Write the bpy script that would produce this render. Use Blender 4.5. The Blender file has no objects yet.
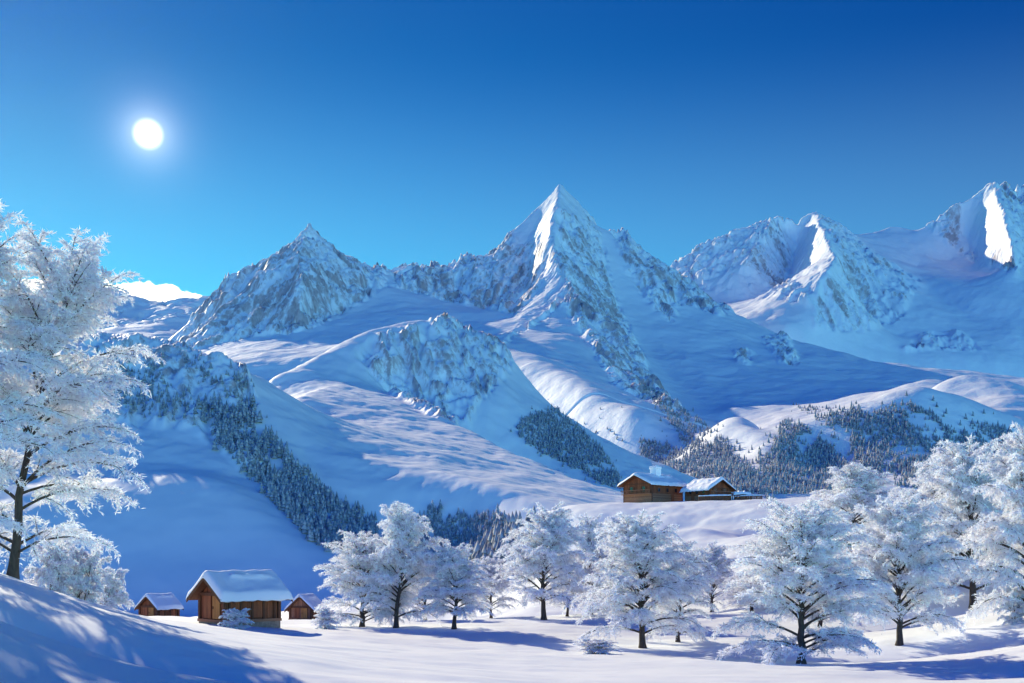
SKY_STRENGTH = 0.10
SUN_STRENGTH = 4.7
EXPOSURE = 0.5
GLOW = 0.6
BACK_SKY_LIFT = (0.6, 0.6, 2.1)
HAZE = 0.6e-6
import bpy, bmesh, math, random
import numpy as np
from mathutils import Vector, Matrix

# ------------------------------------------------------------------ basics
F, CX, H0 = 1098.0, 512.0, 560.0          # focal length in pixels, centre column, horizon row
SUN_AZ = math.radians(-31.0)              # left of the view axis (+Y)
SUN_EL = math.radians(23.2)
SUN_DIR = Vector((math.sin(SUN_AZ) * math.cos(SUN_EL), math.cos(SUN_AZ) * math.cos(SUN_EL), math.sin(SUN_EL)))
scene = bpy.context.scene
COL = scene.collection
rng = np.random.default_rng(7)
random.seed(7)


def world_xyz(px, py, Y):
    return ((px - CX) / F * Y, Y, (H0 - py) / F * Y)


# ------------------------------------------------------------------ noise
def _hash(ix, iy, seed):
    h = (ix.astype(np.uint32) * np.uint32(374761393)) ^ (iy.astype(np.uint32) * np.uint32(668265263)) ^ np.uint32((seed * 2246822519) & 0xFFFFFFFF)
    h = (h ^ (h >> np.uint32(13))) * np.uint32(1274126177)
    h ^= h >> np.uint32(16)
    return h


def perlin(x, y, seed=0):
    x0 = np.floor(x); y0 = np.floor(y)
    fx = (x - x0).astype(np.float32); fy = (y - y0).astype(np.float32)
    ix = x0.astype(np.int64); iy = y0.astype(np.int64)
    u = fx * fx * fx * (fx * (fx * 6 - 15) + 10); v = fy * fy * fy * (fy * (fy * 6 - 15) + 10)

    def g(dx, dy):
        a = _hash(ix + dx, iy + dy, seed).astype(np.float32) * np.float32(2 * math.pi / 4294967296.0)
        return np.cos(a) * (fx - dx) + np.sin(a) * (fy - dy)
    a, b, c, d = g(0, 0), g(1, 0), g(0, 1), g(1, 1)
    return (a + (b - a) * u + (c - a) * v + (a - b - c + d) * u * v) * 1.5


def fbm(x, y, wl, octaves=4, seed=0, gain=0.5):
    s = 0; a = 1.0
    for o in range(octaves):
        s = s + a * perlin(x / wl, y / wl, seed + o * 17)
        a *= gain; wl *= 0.5
    return s


def blur(a, n):
    for _ in range(n):
        p = np.pad(a, 1, mode='edge')
        a = (p[:-2, 1:-1] + 2 * p[1:-1, 1:-1] + p[2:, 1:-1]) * 0.25
        p = np.pad(a, 1, mode='edge')
        a = (p[1:-1, :-2] + 2 * p[1:-1, 1:-1] + p[1:-1, 2:]) * 0.25
    return a


def sstep(a, b, x):
    t = np.clip((x - a) / (b - a), 0, 1)
    return t * t * (3 - 2 * t)


def in_poly(px, py, poly):
    r = np.zeros(px.shape, bool)
    n = len(poly)
    for i in range(n):
        x0, y0 = poly[i]; x1, y1 = poly[(i + 1) % n]
        if y0 == y1:
            continue
        c = ((y0 > py) != (y1 > py)) & (px < (x1 - x0) * (py - y0) / (y1 - y0) + x0)
        r ^= c
    return r


# ------------------------------------------------------------------ height fields laid out from ridge and valley lines
def dense_curve(pts, kind):
    """pts (px, py, Y) or (px, z, Y) -> dense (px, Y, z)"""
    P = []
    for p in pts:
        e = (H0 - p[1]) / F if kind == 'p' else p[1] / p[2]
        P.append((p[0], math.log(p[2]), e))
    P = np.array(P, float)
    out = []
    n = len(P)
    for i in range(n - 1):
        p0 = P[max(i - 1, 0)]; p1 = P[i]; p2 = P[i + 1]; p3 = P[min(i + 2, n - 1)]
        m = int(max(6, abs(p2[0] - p1[0]) * 1.5, abs(p2[1] - p1[1]) * 500))
        t = np.linspace(0, 1, m, endpoint=False)[:, None]
        # monotone-ish cubic: Catmull-Rom with reduced tension
        t1 = (p2 - p0) * 0.35; t2 = (p3 - p1) * 0.35
        h = (2 * t**3 - 3 * t**2 + 1) * p1 + (t**3 - 2 * t**2 + t) * t1 + (-2 * t**3 + 3 * t**2) * p2 + (t**3 - t**2) * t2
        out.append(h)
    out.append(P[-1:])
    h = np.concatenate(out)
    Y = np.exp(h[:, 1])
    return np.stack([h[:, 0], Y, h[:, 2] * Y], 1)


class Sheet:
    def __init__(self, U, Y, curves, smooth=6, iters=60):
        self.U, self.Y = np.asarray(U, float), np.asarray(Y, float)
        D = [dense_curve(c, k) for k, c in curves]
        D = np.concatenate(D)
        z = None
        for s in (32, 16, 8, 4, 2, 1):
            Ul, Yl = self.U[::s], self.Y[::s]
            nu, nv = len(Ul), len(Yl)
            iu = np.rint(np.interp(D[:, 0], Ul, np.arange(nu))).astype(int)
            iv = np.rint(np.interp(D[:, 1], Yl, np.arange(nv))).astype(int)
            ok = (D[:, 0] >= Ul[0]) & (D[:, 0] <= Ul[-1]) & (D[:, 1] >= Yl[0] * .98) & (D[:, 1] <= Yl[-1] * 1.02)
            W = np.zeros((nv, nu)); Zc = np.zeros((nv, nu))
            np.add.at(W, (iv[ok], iu[ok]), 1); np.add.at(Zc, (iv[ok], iu[ok]), D[ok, 2])
            m = W > 0
            Zc[m] /= W[m]
            if z is None:
                z = np.full((nv, nu), D[:, 2].mean())
            else:
                jj = np.interp(Yl, Yp, np.arange(len(Yp))); ii = np.interp(Ul, Up, np.arange(len(Up)))
                j0 = np.minimum(jj.astype(int), len(Yp) - 2); i0 = np.minimum(ii.astype(int), len(Up) - 2)
                fj = (jj - j0)[:, None]; fi = (ii - i0)[None]
                z = (z[j0][:, i0] * (1 - fj) * (1 - fi) + z[j0 + 1][:, i0] * fj * (1 - fi)
                     + z[j0][:, i0 + 1] * (1 - fj) * fi + z[j0 + 1][:, i0 + 1] * fj * fi)
            du = np.gradient(Ul)[None] * Yl[:, None] / F
            dv = np.gradient(Yl)[:, None] * np.ones((1, nu))
            wu = 1 / du**2; wv = 1 / dv**2
            t = 2 * (wu + wv); wu = (wu / t).astype(np.float32); wv = (wv / t).astype(np.float32)
            z = z.astype(np.float32); Zc = Zc.astype(np.float32)
            z[m] = Zc[m]
            for _ in range({32: 600, 16: 300, 8: 160, 4: 100, 2: 60, 1: iters}[s]):
                p = np.pad(z, 1, mode='edge')
                z = wu * (p[1:-1, :-2] + p[1:-1, 2:]) + wv * (p[:-2, 1:-1] + p[2:, 1:-1])
                z[m] = Zc[m]
            Up, Yp = Ul, Yl
        self.z = blur(z, smooth).astype(np.float64)
        self.update()

    def update(self):
        self.X = (self.U[None] - CX) / F * self.Y[:, None]
        self.YY = np.repeat(self.Y[:, None], len(self.U), 1)
        self.PX = np.repeat(self.U[None], len(self.Y), 0)
        self.PY = H0 - self.z / self.YY * F

    def slope(self):
        zu = np.gradient(self.z, self.U, axis=1); zY = np.gradient(self.z, self.Y, axis=0)
        zx = zu * F / self.YY
        zy = zY - zx * (self.PX - CX) / F
        return zx, zy

    def mask(self, polys, n=4):
        m = np.zeros(self.z.shape, bool)
        for p in polys:
            m |= in_poly(self.PX, self.PY, p)
        return blur(m.astype(np.float32), n)

    def flow_noise(self, wl, length, steps=8, seed=0, warp=0.0):
        """noise smeared along the fall line: ribs and gullies that run downhill"""
        zx, zy = self.slope()
        g = np.sqrt(zx**2 + zy**2) + 1e-6
        gx, gy = zx / g, zy / g
        wx = fbm(self.X, self.YY, wl * 3, 3, seed + 900) * wl * .8; wy = fbm(self.X, self.YY, wl * 3, 3, seed + 950) * wl * .8
        acc = perlin((self.X + wx) / wl, (self.YY + wy) / wl, seed)
        for sgn in (1, -1):
            x, y = self.X.copy(), self.YY.copy()
            j = np.arange(len(self.Y))[:, None] * np.ones((1, len(self.U)), int)
            i = np.ones((len(self.Y), 1), int) * np.arange(len(self.U))[None]
            for k in range(steps):
                x = x + sgn * gx[j, i] * length / steps
                y = y + sgn * gy[j, i] * length / steps
                j = np.clip(np.rint(np.interp(y, self.Y, np.arange(len(self.Y)))), 0, len(self.Y) - 1).astype(int)
                i = np.clip(np.rint(np.interp(CX + x / y * F, self.U, np.arange(len(self.U)))), 0, len(self.U) - 1).astype(int)
                acc = acc + perlin((x + wx) / wl, (y + wy) / wl, seed)
        return acc / math.sqrt(2 * steps + 1)

    def height(self, x, y):
        jj = np.interp(y, self.Y, np.arange(len(self.Y))); ii = np.interp(CX + x / y * F, self.U, np.arange(len(self.U)))
        j0 = np.minimum(np.asarray(jj).astype(int), len(self.Y) - 2); i0 = np.minimum(np.asarray(ii).astype(int), len(self.U) - 2)
        fj = jj - j0; fi = ii - i0
        z = self.z
        return z[j0, i0] * (1 - fj) * (1 - fi) + z[j0 + 1, i0] * fj * (1 - fi) + z[j0, i0 + 1] * (1 - fj) * fi + z[j0 + 1, i0 + 1] * fj * fi

    def build(self, name, mat, attrs, kind='structure'):
        nv, nu = self.z.shape
        co = np.stack([self.X, self.YY, self.z], -1).reshape(-1, 3)
        idx = np.arange(nv * nu).reshape(nv, nu)
        q = np.stack([idx[:-1, :-1], idx[:-1, 1:], idx[1:, 1:], idx[1:, :-1]], -1).reshape(-1, 4)
        return mesh_object(name, co, q, mat, attrs=attrs, smooth=True, kind=kind)


def mesh_object(name, co, faces, mat=None, parent=None, attrs=None, smooth=False, kind=None):
    """faces: (n, k) int array"""
    me = bpy.data.meshes.new(name)
    co = np.ascontiguousarray(co, np.float32); faces = np.ascontiguousarray(faces, np.int32)
    k = faces.shape[1]
    me.vertices.add(len(co)); me.vertices.foreach_set('co', co.ravel())
    me.loops.add(faces.size); me.loops.foreach_set('vertex_index', faces.ravel())
    me.polygons.add(len(faces)); me.polygons.foreach_set('loop_start', np.arange(0, faces.size, k, dtype=np.int32))
    me.update(calc_edges=True)
    if smooth:
        me.polygons.foreach_set('use_smooth', np.ones(len(faces), bool))
    for an, av in (attrs or {}).items():
        at = me.attributes.new(an, 'FLOAT', 'POINT')
        at.data.foreach_set('value', np.ascontiguousarray(av, np.float32).ravel())
    if mat is not None:
        me.materials.append(mat)
    ob = bpy.data.objects.new(name, me)
    COL.objects.link(ob)
    if parent is not None:
        ob.parent = parent
    if kind:
        ob['kind'] = kind
    return ob


# ------------------------------------------------------------------ materials
def new_mat(name):
    m = bpy.data.materials.new(name); m.use_nodes = True
    nt = m.node_tree
    nt.nodes.clear()
    out = nt.nodes.new('ShaderNodeOutputMaterial')
    b = nt.nodes.new('ShaderNodeBsdfPrincipled')
    nt.links.new(b.outputs[0], out.inputs['Surface'])
    return m, nt, b, out


def N(nt, typ, **kw):
    n = nt.nodes.new(typ)
    for k, v in kw.items():
        if hasattr(n, k):
            setattr(n, k, v)
        else:
            n.inputs[k].default_value = v
    return n


def noise(nt, scale, detail=4, rough=0.55, vec=None):
    n = N(nt, 'ShaderNodeTexNoise')
    n.inputs['Scale'].default_value = scale; n.inputs['Detail'].default_value = detail; n.inputs['Roughness'].default_value = rough
    if vec is not None:
        nt.links.new(vec, n.inputs['Vector'])
    return n


def ramp(nt, fac, stops):
    r = N(nt, 'ShaderNodeValToRGB')
    while len(r.color_ramp.elements) < len(stops):
        r.color_ramp.elements.new(0.5)
    for e, (p, c) in zip(r.color_ramp.elements, stops):
        e.position = p; e.color = (*c, 1) if len(c) == 3 else c
    nt.links.new(fac, r.inputs[0])
    return r


def mathn(nt, op, a, b=None):
    n = N(nt, 'ShaderNodeMath', operation=op)
    for i, v in enumerate((a, b)):
        if v is None:
            continue
        if isinstance(v, (int, float)):
            n.inputs[i].default_value = v
        else:
            nt.links.new(v, n.inputs[i])
    return n.outputs[0]


SNOW = (0.83, 0.86, 0.90)


def terrain_material(name, rock_scale, bump_scale, bump_dist, bump_strength, rock_cols=((0.25, 0.215, 0.235), (0.54, 0.475, 0.51))):
    m, nt, b, out = new_mat(name)
    geo = N(nt, 'ShaderNodeNewGeometry')
    pos = geo.outputs['Position']
    at = N(nt, 'ShaderNodeAttribute', attribute_name='rock')
    # stretched downwards so that the broken rock reads as strata and ribs
    mp = N(nt, 'ShaderNodeMapping'); mp.inputs['Scale'].default_value = (1, 1, .38); mp.inputs['Rotation'].default_value = (.15, .35, 0)
    nt.links.new(pos, mp.inputs[0])
    n1 = noise(nt, rock_scale * 1.7, 7, 0.72, mp.outputs[0])
    n2 = noise(nt, rock_scale * 3.5, 5, 0.65, mp.outputs[0])
    s = mathn(nt, 'ADD', mathn(nt, 'MULTIPLY', mathn(nt, 'SUBTRACT', n1.outputs[0], 0.5), 0.75), mathn(nt, 'MULTIPLY', mathn(nt, 'SUBTRACT', n2.outputs[0], 0.5), 0.5))
    f = mathn(nt, 'ADD', at.outputs['Fac'], s)
    fac = ramp(nt, f, [(0.44, (0, 0, 0)), (0.68, (1, 1, 1))])
    rc = ramp(nt, n2.outputs[0], [(0.3, rock_cols[0]), (0.7, rock_cols[1])])
    sn = noise(nt, rock_scale * 0.4, 3, 0.5, pos)
    sc = ramp(nt, sn.outputs[0], [(0.3, tuple(c * 0.96 for c in SNOW)), (0.7, SNOW)])
    mx = N(nt, 'ShaderNodeMix', data_type='RGBA')
    gate = mathn(nt, 'MULTIPLY', fac.outputs[0], sstep_node(nt, at.outputs['Fac'], 0.02, 0.2))
    nt.links.new(gate, mx.inputs[0]); nt.links.new(sc.outputs[0], mx.inputs[6]); nt.links.new(rc.outputs[0], mx.inputs[7])
    nt.links.new(mx.outputs[2], b.inputs['Base Color'])
    b.inputs['Roughness'].default_value = 0.65
    b.inputs['Specular IOR Level'].default_value = 0.25
    nb = noise(nt, bump_scale, 5, 0.6, pos)
    bp = N(nt, 'ShaderNodeBump'); bp.inputs['Strength'].default_value = bump_strength; bp.inputs['Distance'].default_value = bump_dist
    nt.links.new(nb.outputs[0], bp.inputs['Height']); nt.links.new(bp.outputs[0], b.inputs['Normal'])
    return m


def sstep_node(nt, v, a, c):
    n = N(nt, 'ShaderNodeMapRange', interpolation_type='SMOOTHSTEP')
    n.inputs[1].default_value = a; n.inputs[2].default_value = c
    nt.links.new(v, n.inputs[0])
    return n.outputs[0]


# ------------------------------------------------------------------ NEAR SHEET: snow field, huts' valley, left spur, chalet knoll, rocky knob
def cols(step_in, step_out):
    return np.concatenate([np.arange(-350, -40, step_out), np.arange(-40, 1064, step_in), np.arange(1064, 1401, step_out)])


R = 'r'; P = 'p'
near_curves = [
    (R, [(-350, -2.3, 2.5), (1400, -2.3, 2.5)]),
    (R, [(-350, -1.6, 9), (0, -2.3, 9), (1400, -2.5, 9)]),
    (R, [(-350, -.2, 16), (-100, -1.0, 16), (0, -1.75, 16), (150, -2.2, 16), (300, -2.5, 16), (512, -2.7, 16), (1400, -2.7, 16)]),
    (R, [(-350, .6, 24), (-100, -.6, 24), (0, -1.55, 24), (100, -2.3, 24), (200, -2.75, 24), (400, -3.0, 24), (800, -3.2, 24), (1400, -3.2, 24)]),
    (R, [(-350, 1.5, 40), (-100, .3, 40), (0, -.5, 40), (40, -1.1, 40), (100, -1.95, 40), (150, -2.5, 40), (250, -3.3, 40), (400, -3.9, 40), (512, -4.1, 40), (800, -4.25, 40), (950, -4.45, 40), (1400, -3.5, 40)]),
    (R, [(-350, -1, 56), (-100, -1.8, 56), (0, -2.6, 56), (100, -3.0, 56), (150, -3.1, 56), (250, -3.75, 56), (400, -4.4, 56), (512, -4.75, 56), (650, -4.9, 56), (800, -5.3, 56), (950, -5.3, 56), (1100, -3.5, 56), (1400, -2, 56)]),
    (R, [(-350, -4, 78), (0, -4, 78), (150, -4.2, 78), (200, -4.5, 78), (250, -4.8, 78), (310, -4.8, 78), (400, -4.85, 78), (550, -4.6, 78), (650, -5.3, 78), (800, -5.6, 78), (900, -5.2, 78), (975, -3.9, 78), (1100, -1.5, 78), (1400, 2, 78)]),
    (R, [(-350, -6, 100), (150, -5.1, 100), (250, -5.5, 100), (310, -5.5, 100), (550, -5.3, 100), (700, -5, 100), (850, -2.5, 100), (950, -.5, 100), (1024, 1.5, 100), (1400, 6, 100)]),
    (R, [(-350, -10, 130), (150, -9, 130), (300, -9, 130), (500, -8, 130), (600, -7.5, 130), (720, -4, 130), (848, 1.2, 130), (950, 5, 130), (1024, 8, 130), (1400, 14, 130)]),
    (R, [(-350, -20, 200), (300, -20, 200), (450, -14, 200), (560, -3, 200), (650, 4.5, 200), (700, 6.5, 200), (760, 3.2, 200), (850, 8.5, 200), (920, 13, 200), (1024, 18, 200), (1400, 25, 200)]),
    (R, [(800, 14.4, 262), (850, 14, 262), (900, 16, 250), (1024, 20, 250), (1400, 30, 250)]),
    # chalet knoll, and behind it the long lit ramp with its shaded step
    (P, [(530, 550, 262), (560, 530, 268), (590, 513, 275), (620, 505, 275), (640, 503, 268), (690, 503, 262), (740, 503.5, 258), (800, 500, 262)]),
    (R, [(500, -14, 330), (560, -8, 345), (620, -4, 350), (700, 0, 350), (800, 3, 350)]),
    (P, [(380, 392, 1450), (400, 395, 1420), (435, 412, 1250), (470, 430, 1100), (520, 455, 930), (560, 471, 850), (600, 487, 780), (640, 497, 730), (700, 504, 680)]),
    (P, [(262, 376, 800), (280, 391, 780), (300, 408, 765), (330, 432, 740), (370, 455, 700), (430, 470, 660), (500, 487, 610), (545, 498, 580), (600, 509, 565), (650, 517, 550)]),
    (P, [(300, 455, 672), (330, 492, 620), (360, 522, 600), (430, 554, 590), (490, 557, 555), (535, 560, 515), (600, 562, 500), (660, 562, 490)]),
    (R, [(-350, -24, 445), (300, -24, 440), (350, -22, 435), (430, -15, 430), (500, -12, 430), (600, -10, 430), (660, -8, 430)]),
    (R, [(485, 95, 1380), (560, 45, 1180), (620, 18, 980), (700, 0, 840), (850, -10, 600), (1400, -4, 500)]),
    # left spur
    (P, [(-350, 330, 900), (0, 325, 880), (90, 333, 850), (140, 340, 830), (175, 348, 800), (210, 358, 780), (245, 370, 755), (258, 400, 725), (275, 425, 695), (290, 443, 672), (330, 490, 620), (370, 532, 575), (395, 560, 540)]),
    (P, [(-350, 480, 568), (100, 480, 568), (160, 470, 575), (220, 480, 562), (280, 525, 518), (330, 565, 488)]),
    (P, [(-350, 562, 485), (100, 562, 485), (200, 568, 480), (280, 582, 470), (330, 595, 462)]),
    (R, [(-350, 100, 1050), (150, 90, 1050), (200, 90, 1000), (235, 110, 930)]),
    (R, [(-350, 60, 1500), (180, 60, 1500), (225, 140, 1500)]),
    # rocky knob with its lit shoulder
    (P, [(268, 373, 1400), (285, 367, 1440), (300, 360, 1480), (330, 345, 1550), (350, 334, 1600), (365, 328, 1620), (400, 318, 1680), (425, 314, 1700), (445, 312, 1710), (458, 317, 1720), (470, 325, 1730), (490, 338, 1740), (510, 350, 1730), (525, 372, 1680)]),
    (P, [(358, 350, 1540), (370, 340, 1580), (385, 334, 1600), (420, 326, 1640), (444, 316, 1695)]),
    (P, [(355, 362, 1500), (370, 380, 1480), (400, 402, 1470), (440, 420, 1430), (468, 426, 1430), (485, 405, 1490), (505, 385, 1560)]),
    (P, [(300, 393, 1080), (330, 387, 1300), (350, 386, 1400)]),
    (R, [(-350, 40, 2000), (200, 60, 2000), (300, 150, 2000), (450, 180, 2000), (520, 100, 2000), (600, -120, 2000), (1400, -150, 2000)]),
    (R, [(600, -40, 1000), (800, -60, 1000), (1400, -60, 1000)]),
]
Yn = np.concatenate([np.geomspace(2.5, 20, 90, endpoint=False), np.geomspace(20, 140, 420, endpoint=False), np.geomspace(140, 600, 330, endpoint=False), np.geomspace(600, 2000, 420)])
near = Sheet(cols(1.25, 6), Yn, near_curves, smooth=10)
rock_near = near.mask([
    [(356, 352), (372, 338), (388, 332), (425, 325), (446, 313), (470, 324), (505, 345), (515, 365), (480, 405), (470, 428), (440, 420), (400, 400), (372, 380)],
    [(60, 333), (140, 340), (210, 356), (246, 368), (258, 402), (250, 420), (225, 412), (205, 415), (235, 450), (270, 470), (240, 470), (190, 430), (150, 425), (100, 420), (60, 400)],
], 7)
wood_spur = near.mask([[(200, 415), (250, 420), (300, 470), (380, 520), (350, 555), (310, 540), (250, 480)]], 3)


def near_detail(s):
    d = s.YY
    far = sstep(90, 400, d)
    soft = far * (1 - sstep(0, .5, rock_near))
    z = s.z * (1 - soft) + blur(s.z, 30) * soft
    z = z + soft * sstep(350, 800, d) * 1.6 * fbm(s.X, s.YY, 38, 4, 15)
    z = z + far * 2.6 * fbm(s.X, s.YY, 120, 4, 11) * sstep(280, 900, d)
    z = z + sstep(20, 60, d) * 0.16 * fbm(s.X, s.YY * 1.3, 11, 4, 5) + (0.05 * fbm(s.X * .5, s.YY, 2.4, 4, 9) + .05 * (1 - np.abs(perlin(s.X / 9 + .3 * perlin(s.X / 4, s.YY / 4, 2), s.YY / 3.2, 19))) * sstep(-.1, .5, perlin(s.X / 25, s.YY / 18, 23))) * (1 - far)
    rib = s.flow_noise(26, 90, 8, 3)
    rib2 = s.flow_noise(8, 60, 10, 21)
    r = 1 - np.abs(rib) * 1.2
    z = z + rock_near * (1 - .5 * sstep(300, 200, s.PX)) * (17 * (r - .5) + 6.5 * rib2 * .7 + 5 * fbm(s.X, s.YY, 18, 3, 31))
    # trodden level ground under the chalets
    ax, ay, bx_, by_ = (640 - CX) / F * 262, 262., (768 - CX) / F * 250, 250.
    q = np.clip(((s.X - ax) * (bx_ - ax) + (s.YY - ay) * (by_ - ay)) / ((bx_ - ax)**2 + (by_ - ay)**2), 0, 1)
    dist = np.hypot(s.X - ax - q * (bx_ - ax), s.YY - ay - q * (by_ - ay))
    w = sstep(52, 8, dist)
    z = z * (1 - w) + (13.35 - .3 * q) * w
    z = z + sstep(118, 150, d) * (1 - sstep(300, 380, d)) * ((1 - .75 * sstep(.75, 1, w)) * .75 * fbm(s.X, s.YY * .8, 26, 4, 63) + .12 * fbm(s.X, s.YY, 5, 3, 65))
    s.z = z
    s.update()
    zx, zy = s.slope()
    steep = np.sqrt(zx**2 + zy**2)
    rock = rock_near * (0.42 + 0.30 * rib2 + 0.26 * (r - .5) + .16 * fbm(s.X, s.YY, 45, 4, 77)) + rock_near * 0.28 * sstep(.6, 1.6, steep) - .18 * rock_near
    return np.clip(rock, 0, 1)


rock_attr_near = near_detail(near)
# ------------------------------------------------------------------ MAIN RANGE
range_curves = [
    # summit pyramid: left ridge running on to the left peak
    (P, [(560, 181, 6500), (548, 196, 6500), (535, 208, 6480), (520, 222, 6450), (510, 232, 6430), (497, 247, 6400), (480, 257, 6350), (467, 254, 6320), (450, 262, 6300), (425, 265, 6280), (395, 266, 6250), (385, 271, 6230), (370, 264, 6150), (345, 257, 6100), (330, 247, 6050), (318, 238, 6020), (308, 228, 6000), (300, 237, 5980), (288, 247, 5950), (270, 257, 5900), (252, 268, 5850), (240, 272, 5820), (225, 284, 5780), (205, 307, 5700), (185, 330, 5600), (165, 352, 5500), (100, 385, 5300), (-350, 400, 5200)]),
    (P, [(560, 181, 6500), (572, 194, 6520), (580, 205, 6520), (592, 219, 6500), (600, 229, 6480), (612, 229, 6450), (625, 232, 6420), (636, 245, 6400), (650, 259, 6350), (668, 267, 6300), (685, 280, 6250), (705, 295, 6150), (735, 312, 6000), (765, 325, 5850), (800, 342, 5650), (850, 354, 5400), (900, 364, 5200), (1100, 384, 5000), (1400, 400, 5000)]),
    (P, [(560, 181, 6500), (557, 200, 6250), (551, 222, 5950), (553, 243, 5700), (558, 262, 5500), (567, 284, 5250), (563, 297, 5150), (551, 310, 5000), (536, 320, 4850), (520, 332, 4600), (507, 339, 4300), (500, 343, 4000), (530, 358, 3600), (560, 375, 3300), (590, 388, 3000), (612, 397, 2850), (630, 401, 2750), (645, 412, 2650)]),
    (P, [(539, 212, 6420), (534, 228, 6350), (530, 250, 6200), (530, 275, 5950), (524, 300, 5600), (505, 325, 5150)]),
    (P, [(308, 228, 6000), (302, 242, 5800), (298, 262, 5500), (304, 285, 5250), (298, 310, 5050)]),
    (P, [(567, 284, 5250), (580, 305, 5000), (592, 325, 4800), (605, 348, 4500), (622, 372, 4200), (645, 392, 3800), (670, 408, 3400), (695, 430, 2800), (720, 455, 2200), (745, 482, 1700)]),
    (P, [(601, 240, 6300), (610, 290, 5800), (625, 325, 5400), (650, 362, 4900), (690, 398, 4200), (735, 430, 3300), (775, 465, 2400)]),
    (P, [(625, 232, 6420), (640, 270, 6100), (655, 300, 5800), (668, 318, 5600)]),
    (P, [(568, 332, 4500), (590, 365, 3900), (620, 395, 3300)]),
    # bowl under the left ridge, feet of the cliffs
    (P, [(395, 285, 5950), (430, 295, 5900), (480, 305, 5850), (520, 315, 5600)]),
    (P, [(190, 347, 5000), (250, 337, 5000), (290, 332, 5050), (330, 318, 5300), (365, 295, 5700), (385, 285, 5900)]),
    (P, [(350, 335, 4900), (400, 330, 4900), (450, 338, 4700), (480, 336, 4700)]),
    (P, [(200, 360, 4300), (300, 352, 4400), (440, 347, 4200), (470, 350, 4100)]),
    (R, [(-350, 300, 3600), (300, 450, 3600), (420, 480, 3600)]),
    # dark step below the lit rib
    (P, [(470, 400, 3500), (530, 425, 3150), (560, 447, 2850), (585, 465, 2700), (615, 480, 2550), (660, 490, 2450)]),
    # sunny shelf with a wooded knoll
    (P, [(700, 404, 2640), (712, 406, 2600), (735, 408, 2580), (755, 411, 2520), (785, 419, 2400), (795, 424, 2330)]),
    (P, [(722, 413, 2500), (735, 422, 2400), (752, 432, 2250), (762, 441, 2150), (772, 451, 2060)]),
    (P, [(705, 424, 2520), (735, 455, 2230), (755, 470, 2050), (775, 480, 1950), (800, 484, 1930)]),
    (R, [(720, 300, 2900), (780, 280, 2800)]),
    # foot of the broad shaded flank
    (P, [(720, 403, 3650), (760, 410, 3500), (800, 416, 3300), (830, 412, 3250), (860, 402, 3250), (900, 386, 3300), (940, 372, 3400)]),
    (P, [(830, 486, 1900), (860, 482, 1850), (900, 478, 1850), (1000, 480, 1800), (1400, 475, 1800)]),
    # sunny hump on the right: a shelf, its lip and the steep shaded step under the lip
    (P, [(932, 374, 2850), (945, 371, 2900), (960, 370, 2950), (975, 366, 2950), (990, 372, 2900), (1024, 386, 2800), (1080, 400, 2700)]),
    (P, [(788, 419, 2340), (800, 417, 2310), (815, 410, 2300), (830, 404, 2300), (860, 393, 2300), (900, 380, 2300), (928, 374, 2300), (945, 382, 2300), (962, 391, 2300), (985, 404, 2290), (1010, 416, 2280), (1035, 425, 2280), (1100, 430, 2280)]),
    (R, [(815, 165, 2140), (830, 178, 2130), (860, 201, 2130), (900, 228, 2130), (930, 247, 2130), (962, 214, 2130), (985, 187, 2120), (1035, 150, 2110), (1100, 140, 2110)]),
    (R, [(800, 275, 2440), (815, 285, 2430), (830, 296, 2430), (860, 318, 2430), (900, 345, 2430), (922, 362, 2430)]),
    (R, [(820, 260, 2750), (860, 275, 2750), (905, 300, 2750)]),
    (R, [(-350, -150, 1100), (700, -60, 1100), (1400, -80, 1100)]),
    (R, [(-350, 40, 2000), (300, 120, 2000), (450, 150, 2000), (520, 120, 1800), (600, 70, 1500), (680, 30, 1200)]),
    (R, [(-350, 900, 8500), (400, 900, 8500), (1400, 500, 8500)]),
    (R, [(-350, 700, 7300), (200, 900, 7300), (400, 1300, 7300), (560, 1500, 7400), (700, 1100, 7300), (900, 800, 7000), (1400, 500, 6500)]),
]
range_ = Sheet(cols(1.5, 8), np.concatenate([np.arange(1100, 3000, 9.), np.arange(3000, 6700, 6.), np.arange(6700, 8500, 60.)]), range_curves, smooth=3)
rock_range = range_.mask([
    [(308, 229), (345, 257), (388, 268), (385, 288), (365, 300), (330, 322), (290, 334), (250, 338), (190, 350), (160, 352), (185, 328), (205, 305), (225, 283), (252, 267), (270, 256), (288, 246)],
    [(390, 265), (465, 253), (497, 246), (535, 207), (560, 181), (590, 216), (600, 232), (612, 290), (630, 330), (650, 375), (690, 420), (660, 408), (615, 385), (575, 325), (565, 305), (540, 322), (500, 345), (520, 318), (480, 308), (430, 298), (395, 288)],
    [(610, 229), (626, 230), (652, 258), (690, 283), (735, 310), (720, 318), (680, 300), (672, 322), (655, 310), (640, 290), (625, 270)],
    [(760, 335), (790, 340), (800, 365), (780, 362)], [(735, 350), (752, 352), (748, 366), (735, 362)],
], 5)
rock_range_all = rock_range.copy()
rock_range = rock_range * (1 - .75 * range_.mask([[(562, 178), (536, 205), (512, 230), (520, 240), (545, 240), (556, 250), (556, 215)], [(545, 262), (566, 284), (560, 300), (535, 322), (500, 345), (515, 318), (540, 290)], [(560, 180), (552, 205), (585, 225), (582, 205)]], 6))


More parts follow.
